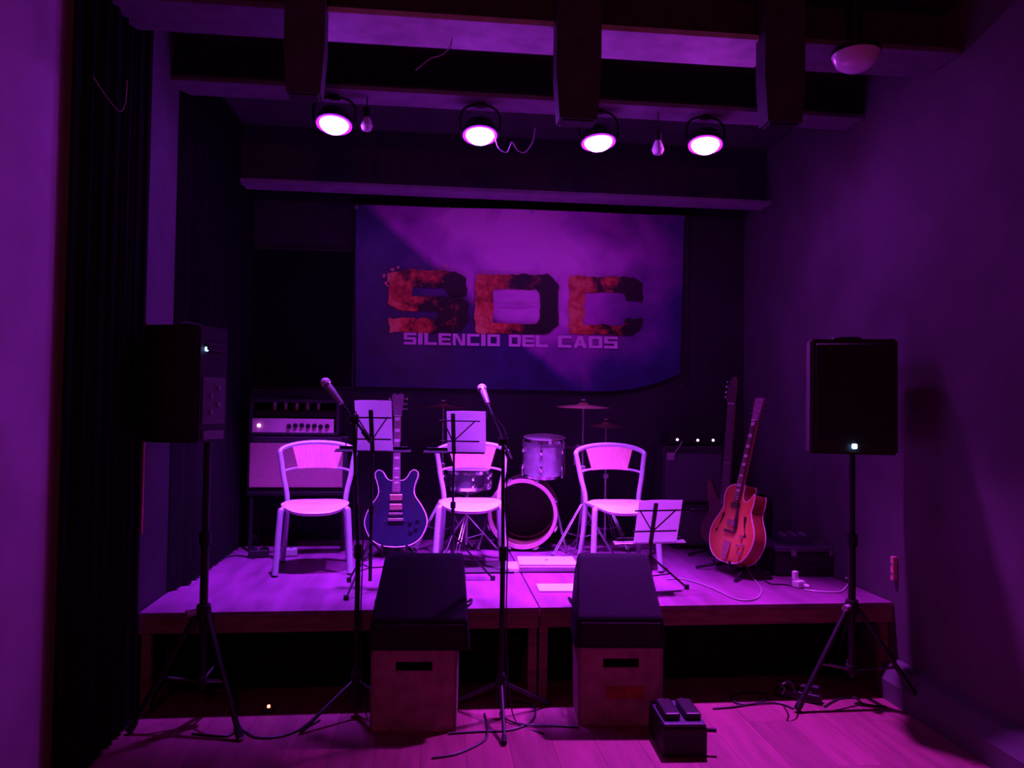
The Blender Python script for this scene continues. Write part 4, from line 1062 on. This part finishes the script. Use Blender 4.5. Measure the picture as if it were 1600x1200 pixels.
# ------------------------------------------------------------------ wedge monitors on crates
def crate_and_wedge(x0, x1, yb, ytop, label, wlabel, w0, w1, stain):
    fL, fR = at_z(x0, yb, 0), at_z(x1, yb, 0)
    cx, wd = (fL.x+fR.x)/2, fR.x-fL.x
    yf = (fL.y+fR.y)/2; hC = at_y((x0+x1)/2, ytop, yf).z; dp_ = 0.30
    rz = math.atan2(fR.y-fL.y, fR.x-fL.x)
    t = thing('crate', label, 'crate', (cx, yf, 0), rz, 'crates under the monitors')
    # front panel with a hand slot
    sw, sh_, sz = wd*0.43, 0.042, hC*0.80
    bm = BM()
    box(bm, 0, 0.007, (sz-sh_/2)/2, wd, 0.014, sz-sh_/2); box(bm, 0, 0.007, (sz+sh_/2+hC)/2, wd, 0.014, hC-sz-sh_/2)
    for s in (-1, 1): box(bm, s*(wd/2+sw/2)/2, 0.007, sz, (wd-sw)/2, 0.014, sh_)
    fpn = obj('front_panel', bm, m_crate, t)
    obj('back_panel', box(BM(), 0, dp_-0.007, hC/2, wd, 0.014, hC, 0.001), m_crate, t)
    for s in (-1, 1): obj('side_panel', box(BM(), s*(wd/2-0.007), dp_/2, hC/2, 0.014, dp_-0.029, hC, 0.001), m_crate, t)
    obj('bottom_panel', box(BM(), 0, dp_/2, 0.012, wd-0.03, dp_-0.03, 0.014, 0.001), m_crate, t)
    obj('inner_lid', box(BM(), 0, dp_/2, hC-0.008, wd-0.03, dp_-0.03, 0.012, 0.001), m_black, t)
    for s in (-1, 1): obj('corner_strip', box(BM(), s*(wd/2-0.004), 0.004, hC/2, 0.012, 0.012, hC-0.004, 0.002), mat('crate_corner', (0.20, 0.13, 0.13), 0.6, 0, 0.2, 20), t)
    if stain:
        obj('stain', box(BM(), 0.02, -0.0006, hC*0.42, wd*0.46, 0.0012, hC*0.17), mat('crate_red_patch', (0.30, 0.06, 0.03), 0.8, 0, 0.5, 16), fpn)
    # wedge monitor
    wl, wr = at_y(w0, 955, yf-0.02), at_y(w1, 955, yf-0.02)
    wcx = (wl.x+wr.x)/2; ww = (wr.x-wl.x)
    m = thing('wedge_monitor', wlabel, 'speaker', (wcx, yf-0.02, hC), rz, 'stage monitors')
    prof = [(0.0, 0.0), (0.0, 0.145), (0.23, 0.395), (0.26, 0.405), (0.36, 0.30), (0.36, 0.0)]   # (depth, z)
    bm = BM(); A = []; B = []
    for (d, z) in prof:
        k = (ww/2)*(1-0.16*(z/0.4)) ; k *= (1-0.06*(d/0.36))
        A.append(bm.verts.new((-k, d, z))); B.append(bm.verts.new((k, d, z)))
    bm.faces.new(A[::-1]); bm.faces.new(B)
    n = len(prof)
    for i in range(n): bm.faces.new((A[i], A[(i+1) % n], B[(i+1) % n], B[i]))
    bmesh.ops.recalc_face_normals(bm, faces=bm.faces[:])
    bmesh.ops.bevel(bm, geom=bm.edges[:], offset=0.014, segments=3, affect='EDGES', profile=0.5)
    obj('cabinet', bm, m_wedge, m)
    obj('front_grille', box(BM(), 0, -0.003, 0.074, ww*0.86, 0.006, 0.10, 0.002), m_grille, m)
    for s in (-1, 1): obj('handle', tube(BM(), crom([(s*(ww/2*0.93-0.006), 0.22, 0.15), (s*(ww/2*0.93+0.012), 0.22, 0.165), (s*(ww/2*0.93+0.012), 0.30, 0.165), (s*(ww/2*0.93-0.006), 0.30, 0.15)], 3), 0.006, 6), m_black, m, True)
    return t
crate_and_wedge(578, 712, 1143, 1016, 'brown box crate with hand slot under the left floor monitor', 'black wedge floor monitor on the left crate', 574, 736, False)
crate_and_wedge(904, 1035, 1133, 1012, 'brown box crate with hand slot and reddish patch under the right floor monitor', 'black wedge floor monitor on the crate with the reddish patch', 899, 1040, True)

# ------------------------------------------------------------------ PA speakers on tripods
def pa_stand(px, Y, hub_py, ztop, foot_px, label, rad=0.36):
    p = at_y(px, hub_py, Y)
    t = thing('speaker_stand', label, 'stand', (p.x, Y, 0), 0, 'tripod speaker stands')
    zh_ = p.z
    obj('lower_pole', rod(BM(), (0, 0, zh_-0.36), (0, 0, zh_+0.35), 0.019, 14), m_mblack, t, True)
    obj('upper_pole', rod(BM(), (0, 0, zh_+0.33), (0, 0, ztop+0.02), 0.0165, 14), m_mblack, t, True)
    hb_ = obj('hub', lathe(BM(), [(0, -0.035), (0.034, -0.033), (0.036, 0.0), (0.03, 0.033), (0, 0.034)], 16, TM((0, 0, zh_))), m_black, t, True)
    obj('knob', rod(BM(), (-0.03, -0.02, zh_), (-0.065, -0.045, zh_), 0.016, 10), m_gcable, hb_, True)
    obj('upper_clamp', lathe(BM(), [(0, -0.03), (0.028, -0.03), (0.028, 0.03), (0, 0.03)], 14, TM((0, 0, zh_+0.34))), m_black, t, True)
    obj('slider', lathe(BM(), [(0, -0.02), (0.030, -0.02), (0.030, 0.02), (0, 0.02)], 14, TM((0, 0, zh_-0.32))), m_black, t, True)
    fp = at_z(*foot_px, 0); a1 = math.atan2(fp.y-Y, fp.x-p.x)
    for k in range(3):
        a = a1+R(120)*k; f = Vector((rad*math.cos(a), rad*math.sin(a), 0.014)); top = Vector((0.03*math.cos(a), 0.03*math.sin(a), zh_-0.01))
        lg = obj('leg', rod(BM(), top, f, 0.0135, 10), m_mblack, t, True)
        obj('brace', rod(BM(), (0.02*math.cos(a), 0.02*math.sin(a), zh_-0.32), top.lerp(f, 0.55), 0.007, 8), m_dchrome if k == 0 else m_mblack, lg, True)
        obj('rubber_foot', tube(BM(), [f+(top-f)*0.08, f-(top-f)*0.004], 0.018, 10), m_rubber, lg, True)
    return p
def pa_box(loc, rz, label, w_, h_, d_, led=None, tiltx=0):
    t = thing('loudspeaker', label, 'speaker', loc, rz, 'loudspeakers on tripods')
    # trapezoid plan: wide front (local -Y), narrower back
    bm = BM(); pl_ = [(-w_/2, -d_/2), (w_/2, -d_/2), (w_/2, -d_*0.1), (w_*0.33, d_/2), (-w_*0.33, d_/2), (-w_/2, -d_*0.1)]
    a = [bm.verts.new((x, y, 0)) for x, y in pl_]; b = [bm.verts.new((x, y, h_)) for x, y in pl_]
    bm.faces.new(a); bm.faces.new(b[::-1]); n = len(pl_)
    for i in range(n): bm.faces.new((a[i], b[i], b[(i+1) % n], a[(i+1) % n]))
    bmesh.ops.recalc_face_normals(bm, faces=bm.faces[:]); bmesh.ops.bevel(bm, geom=bm.edges[:], offset=0.010, segments=2, affect='EDGES')
    obj('cabinet', bm, m_black, t)
    obj('grille', box(BM(), 0, -d_/2-0.004, h_*0.52, w_-0.05, 0.014, h_-0.07, 0.006), m_grille, t)
    obj('top_handle', tube(BM(), crom([(-0.07, 0, h_-0.002), (-0.055, 0, h_+0.016), (0.055, 0, h_+0.016), (0.07, 0, h_-0.002)], 4), 0.008, 8), m_black, t, True)
    return t
# right one
RYs = 3.66
p = at_y(1331, 700, RYs); q = at_y(1331, 530, RYs); l_, r_ = at_y(1272, 620, RYs), at_y(1394, 620, RYs)
zbot = at_y(1333, 710, RYs).z
pa_stand(1331, RYs+0.13, 947, zbot, (1252, 1112), 'black tripod stand of the right loudspeaker, in front of the stage')
pr = pa_box((at_y(1323, 700, RYs+0.13).x, RYs+0.13, zbot), R(-17), 'black loudspeaker on a tripod by the right wall', (r_.x-l_.x), q.z-zbot, 0.30)
obj('indicator', box(BM(), 0.0, -0.164, (q.z-zbot)*0.072, 0.024, 0.008, 0.024, 0.006), m_ledb, pr)
# left one, side and rear panel towards the camera
LYs = 3.76
p = at_y(312, 690, LYs); q = at_y(312, 512, LYs); zbot = p.z
pa_stand(318, LYs, 955, zbot, (358, 1150), 'black tripod stand of the left loudspeaker, beside the curtain', 0.30)
plft = pa_box((at_y(300, 690, LYs).x-0.02, LYs, zbot), R(-115), 'black loudspeaker seen from its side and rear on a tripod by the curtain', 0.30, q.z-zbot, 0.28)
hb_ = q.z-zbot
# rear panel (local +Y) with connectors
rp = obj('rear_panel', box(BM(), 0.0, 0.142, hb_*0.36, 0.15, 0.010, hb_*0.40, 0.003), mat('rear_panel_grey', (0.10, 0.09, 0.11), 0.5, 0, 0.1, 30), plft)
for k in range(4):
    obj('rear_knob', lathe(BM(), [(0.010, 0), (0.009, 0.014), (0, 0.015)], 12, TM((0.03-0.05*(k % 2), 0.147, hb_*(0.26+0.07*k)), R(-90))), m_dchrome, rp, True)
obj('rear_handle', box(BM(), 0.0, 0.146, hb_*0.82, 0.12, 0.018, 0.035, 0.006), m_black, plft)
obj('rear_foot', box(BM(), 0.0, 0.143, 0.035, 0.14, 0.014, 0.04, 0.005), mat('rear_foot_grey', (0.16, 0.14, 0.17), 0.5, 0, 0.1, 30), plft)
obj('indicator', lathe(BM(), [(0.011, 0), (0.010, 0.006), (0, 0.008)], 14, TM((0.055, 0.143, hb_*0.80), R(-90))), m_ledb, plft, True)

# ------------------------------------------------------------------ laptop, papers on the stage
p = at_z(854, 889, SZ)
lt = thing('laptop', 'closed white laptop with a small dark logo lying on the stage', 'laptop', (p.x, p.y, SZ+0.030), R(-3))
obj('base', box(BM(), 0, 0, 0.008, 0.36, 0.25, 0.014, 0.004), m_white, lt)
lid = obj('lid', box(BM(), 0, 0, 0.021, 0.36, 0.25, 0.010, 0.004), m_white, lt)
lg = [(0.012*math.cos(a), 0.014*math.sin(a)) for a in [R(40+280*k/18) for k in range(19)]] + [(0.012*0.55+0.003*math.cos(a), 0.009*math.sin(a)) for a in [R(-60+(-240)*k/8) for k in range(9)]]
bm = BM(); prism(bm, lg, -0.0005, 0.0005, TM((0, 0, 0.0267), R(-90)))
prism(bm, catpoly([(0.002, 0.016), (0.008, 0.022), (0.006, 0.026), (0.000, 0.020)], 3), -0.0005, 0.0005, TM((0, 0, 0.0267), R(-90)))
obj('logo', bm, mat('logo_dark', (0.12, 0.10, 0.13), 0.4), lid)
fo = thing('document_folder', 'pale folder lying under the laptop', 'folder', (p.x-0.02, p.y+0.0, SZ), R(-1))
obj('cover', box(BM(), 0, 0, 0.0145, 0.46, 0.20, 0.027, 0.004), mat('folder_card', (0.70, 0.60, 0.62), 0.7, 0, 0.05, 20), fo)
obj('pages', box(BM(), 0.003, -0.004, 0.0145, 0.455, 0.198, 0.018), m_white, fo)
p = at_z(870, 920, SZ)
pp = thing('paper_pad', 'white notepad on the stage in front of the laptop', 'paper', (p.x, p.y, SZ), R(-2))
obj('pages', box(BM(), 0, 0, 0.005, 0.215, 0.165, 0.008, 0.001), m_white, pp)
obj('binding_strip', box(BM(), 0, 0.078, 0.0095, 0.215, 0.010, 0.002), m_white, pp)
p = at_z(738, 903, SZ)
mtb = thing('floor_overlay', 'dark rug patch on the stage under the middle chair', 'overlay', (p.x, p.y+0.28, SZ))
obj('overlay_face', box(BM(), 0, 0, 0.004, 0.52, 0.34, 0.006, 0.002), mat('overlay_dark', (0.06, 0.03, 0.05), 0.95, 0, 0.3, 80), mtb)  # plain dark slab laid under the middle chair
obj('overlay_edge', tube(BM(), [(-0.26, -0.17, 0.006), (0.26, -0.17, 0.006), (0.26, 0.17, 0.006), (-0.26, 0.17, 0.006)], 0.004, 6, closed=True), m_cloth, mtb)

# ------------------------------------------------------------------ right side of stage: rack case, mixer, plug, cables
p = at_z(1262, 903, SZ)
rc = thing('rack_case', 'low dark equipment case on the right end of the stage', 'case', (p.x+0.06, p.y+0.20, SZ), R(-4))
obj('body', box(BM(), 0, 0, 0.075, 0.46, 0.34, 0.15, 0.008), m_tolex, rc)
obj('lid', box(BM(), 0, 0, 0.165, 0.47, 0.35, 0.03, 0.006), mat('case_lid_grey', (0.09, 0.08, 0.11), 0.45, 0, 0.15, 20), rc)
for s in (-1, 1): obj('latch', box(BM(), s*0.12, -0.176, 0.145, 0.035, 0.010, 0.04, 0.003), m_dchrome, rc)
obj('handle', tube(BM(), crom([(-0.05, -0.172, 0.06), (-0.045, -0.195, 0.06), (0.045, -0.195, 0.06), (0.05, -0.172, 0.06)], 4), 0.006, 6), m_black, rc, True)
mx_ = thing('mixer', 'small dark mixer lying on the low equipment case', 'mixer', (p.x+0.0, p.y+0.21, SZ+0.181), R(-8))
obj('body', prism(BM(), [(-0.10, 0.0), (0.10, 0.0), (0.10, 0.05), (-0.10, 0.05)], -0.09, 0.09), mat('mixer_blue_grey', (0.06, 0.06, 0.12), 0.45, 0, 0.1, 20), mx_)
for i in range(3):
    for j in range(4):
        obj('knob', lathe(BM(), [(0.007, 0), (0.006, 0.012), (0, 0.013)], 8, TM((-0.06+0.06*i, -0.06+0.04*j, 0.05))), m_gcable, mx_, True)
p = at_z(1248, 918, SZ)
pg = thing('power_adapter', 'small white power adapter with plug on the stage by the equipment case', 'adapter', (p.x, p.y, SZ), R(20))
obj('block', box(BM(), 0, 0, 0.022, 0.055, 0.055, 0.042, 0.008), m_white, pg)
obj('plug', box(BM(), -0.012, 0.015, 0.068, 0.028, 0.03, 0.05, 0.006), m_white, pg)
obj('collar', lathe(BM(), [(0, 0), (0.012, 0), (0.009, 0.03), (0, 0.03)], 10, TM((0.02, -0.03, 0.015), R(90))), m_white, pg, True)
m_wc = mat('white_cable', (0.75, 0.62, 0.70), 0.5, 0, 0.05, 20)
wire('white_cable', 'white power cable lying on the stage from the adapter to the right', [at_z(1257, 921, SZ+0.006), at_z(1275, 924, SZ+0.005), at_z(1310, 925, SZ+0.005), at_z(1322, 917, SZ+0.005), at_z(1330, 905, SZ+0.02), at_z(1322, 903, SZ+0.06)], 0.0048, m_wc)
wire('guitar_lead', 'pale guitar lead dropping from the sunburst guitar to the stage edge', [at_z(1163, 876, SZ+0.06), at_z(1170, 892, SZ+0.02), at_z(1180, 907, SZ+0.006), at_z(1190, 922, SZ+0.005), at_z(1180, 936, SZ+0.005), at_z(1150, 936, SZ+0.005), at_z(1110, 918, SZ+0.005), at_z(1070, 905, SZ+0.005), at_z(1042, 905, SZ+0.005)], 0.0042, m_gcable)
wire('patch_cable', 'thin cable lying before the equipment case', [at_z(1192, 905, SZ+0.005), at_z(1205, 912, SZ+0.005), at_z(1225, 913, SZ+0.005), at_z(1238, 915, SZ+0.005)], 0.004, m_cable)
# socket plate on the right wall
p = at_y(1396, 888, 3.86)
dd = ray(1396, 888); k_ = (XR-0.014)/dd.x; p = cam_pos+dd*k_
zt_ = (cam_pos+ray(1396, 872)*((XR-0.014)/ray(1396, 872).x)).z; zb_ = (cam_pos+ray(1396, 909)*((XR-0.014)/ray(1396, 909).x)).z
ws = thing('wall_socket', 'reddish upright socket strip on the right wall beyond the loudspeaker', 'socket', (XR, p.y, p.z))
obj('plate', box(BM(), -0.012, 0, 0, 0.024, 0.028, zt_-zb_, 0.003), mat('socket_plate', (0.75, 0.30, 0.36), 0.5, 0, 0.08, 20), ws)
for s in (-1, 1): obj('screw', lathe(BM(), [(0.008, 0), (0.007, 0.004), (0, 0.005)], 10, TM((-0.0235, 0.0, s*0.025), 0, R(-90))), m_dchrome, ws, True)

# ------------------------------------------------------------------ room floor: pedal box, power strip, cables, red light
p = at_z(1075, 1186, 0)
pb_ = thing('foot_controller', 'black foot controller box on the floor right of the crates', 'pedal', (p.x, p.y+0.15, 0), R(-3))
W2 = at_z(1110, 1186, 0).x-at_z(1040, 1186, 0).x
obj('base', box(BM(), 0, 0, 0.065, W2, 0.28, 0.126, 0.010), m_black, pb_)
obj('top_plate', box(BM(), 0, 0, 0.135, W2*0.96, 0.27, 0.014, 0.004), mat('controller_blue_grey', (0.055, 0.05, 0.09), 0.5, 0, 0.15, 40), pb_)
for s in (-1, 1):
    obj('treadle', box(BM(), s*W2*0.24, -0.01, 0.158, W2*0.36, 0.18, 0.030, 0.008), m_mblack, pb_)
    obj('switch', lathe(BM(), [(0.012, 0), (0.011, 0.018), (0, 0.02)], 12, TM((s*W2*0.24, 0.10, 0.142))), m_dchrome, pb_, True)
obj('jack_plug', rod(BM(), (W2/2-0.004, -0.09, 0.10), (W2/2+0.05, -0.10, 0.10), 0.010, 10), m_black, pb_, True)
# power strip with plugs near the tripod foot
a, b = at_z(1212, 1085, 0), at_z(1284, 1100, 0)
ctr = (a+b)/2; ang = math.atan2(b.y-a.y, b.x-a.x)
ps = thing('power_strip', 'black power strip full of plugs on the floor by the right tripod', 'power strip', (ctr.x, ctr.y, 0), ang)
L_ = (b-a).length
obj('strip', box(BM(), 0, 0, 0.024, L_, 0.06, 0.044, 0.008), m_mblack, ps)
for k in range(4):
    obj('plug', box(BM(), -L_/2+L_*(k+0.5)/4, 0, 0.062, 0.036, 0.04, 0.036+0.012*(k % 2), 0.006), m_black, ps)
obj('red_switch', box(BM(), L_/2-0.012, 0, 0.048, 0.014, 0.03, 0.008, 0.002), mat('switch_red', (0.5, 0.08, 0.08), 0.4), ps)
wire('floor_cable', 'black cable curling up from the power strip on the floor', [at_z(1222, 1084, 0.06), at_z(1226, 1076, 0.12), at_z(1222, 1070, 0.16), at_z(1236, 1066, 0.16), at_z(1244, 1080, 0.06), at_z(1256, 1092, 0.006)], 0.0045, m_cable)
wire('floor_cable', 'black cable looping on the floor between foot controller and power strip', [at_z(1114, 1107, 0.006), at_z(1150, 1104, 0.006), at_z(1190, 1096, 0.006), at_z(1200, 1085, 0.006), at_z(1165, 1082, 0.006), at_z(1142, 1090, 0.006), at_z(1160, 1100, 0.008), at_z(1212, 1098, 0.007), at_z(1240, 1107, 0.006)], 0.005, m_cable)
wire('floor_cable', 'black cable trailing along the floor towards the right wall', [at_z(1288, 1104, 0.006), at_z(1310, 1092, 0.006), at_z(1335, 1090, 0.006), at_z(1350, 1100, 0.006), at_z(1385, 1104, 0.006)], 0.005, m_cable)
wire('floor_cable', 'black cable coiled on the floor between the two crates', [at_z(700, 1146, 0.006), at_z(745, 1143, 0.006), at_z(800, 1140, 0.006), at_z(832, 1125, 0.006), at_z(834, 1104, 0.008), at_z(808, 1096, 0.010), at_z(784, 1106, 0.010), at_z(788, 1122, 0.010), at_z(820, 1132, 0.010), at_z(870, 1134, 0.006), at_z(905, 1136, 0.006)], 0.005, m_cable)
wire('floor_cable', 'black cable curving from the left crate towards the camera', [at_z(675, 1184, 0.006), at_z(715, 1177, 0.006), at_z(755, 1158, 0.006), at_z(762, 1140, 0.016), at_z(757, 1115, 0.006)], 0.005, m_cable)
wire('floor_cable', 'black cable on the floor between left tripod and red light', [at_z(300, 1146, 0.006), at_z(352, 1150, 0.006), at_z(375, 1140, 0.006), at_z(400, 1152, 0.006), at_z(440, 1150, 0.006), at_z(480, 1135, 0.006), at_z(500, 1125, 0.006)], 0.005, m_cable)
p = at_z(420, 1112, 0)
rl = thing('socket_block', 'small black socket with a glowing red light on the floor at left', 'socket', (p.x, p.y, 0))
obj('housing', box(BM(), 0, 0, 0.012, 0.05, 0.04, 0.022, 0.004), m_black, rl)
obj('light', lathe(BM(), [(0.007, 0), (0.007, 0.010), (0, 0.013)], 12, TM((0, -0.005, 0.023))), m_ledr, rl, True)
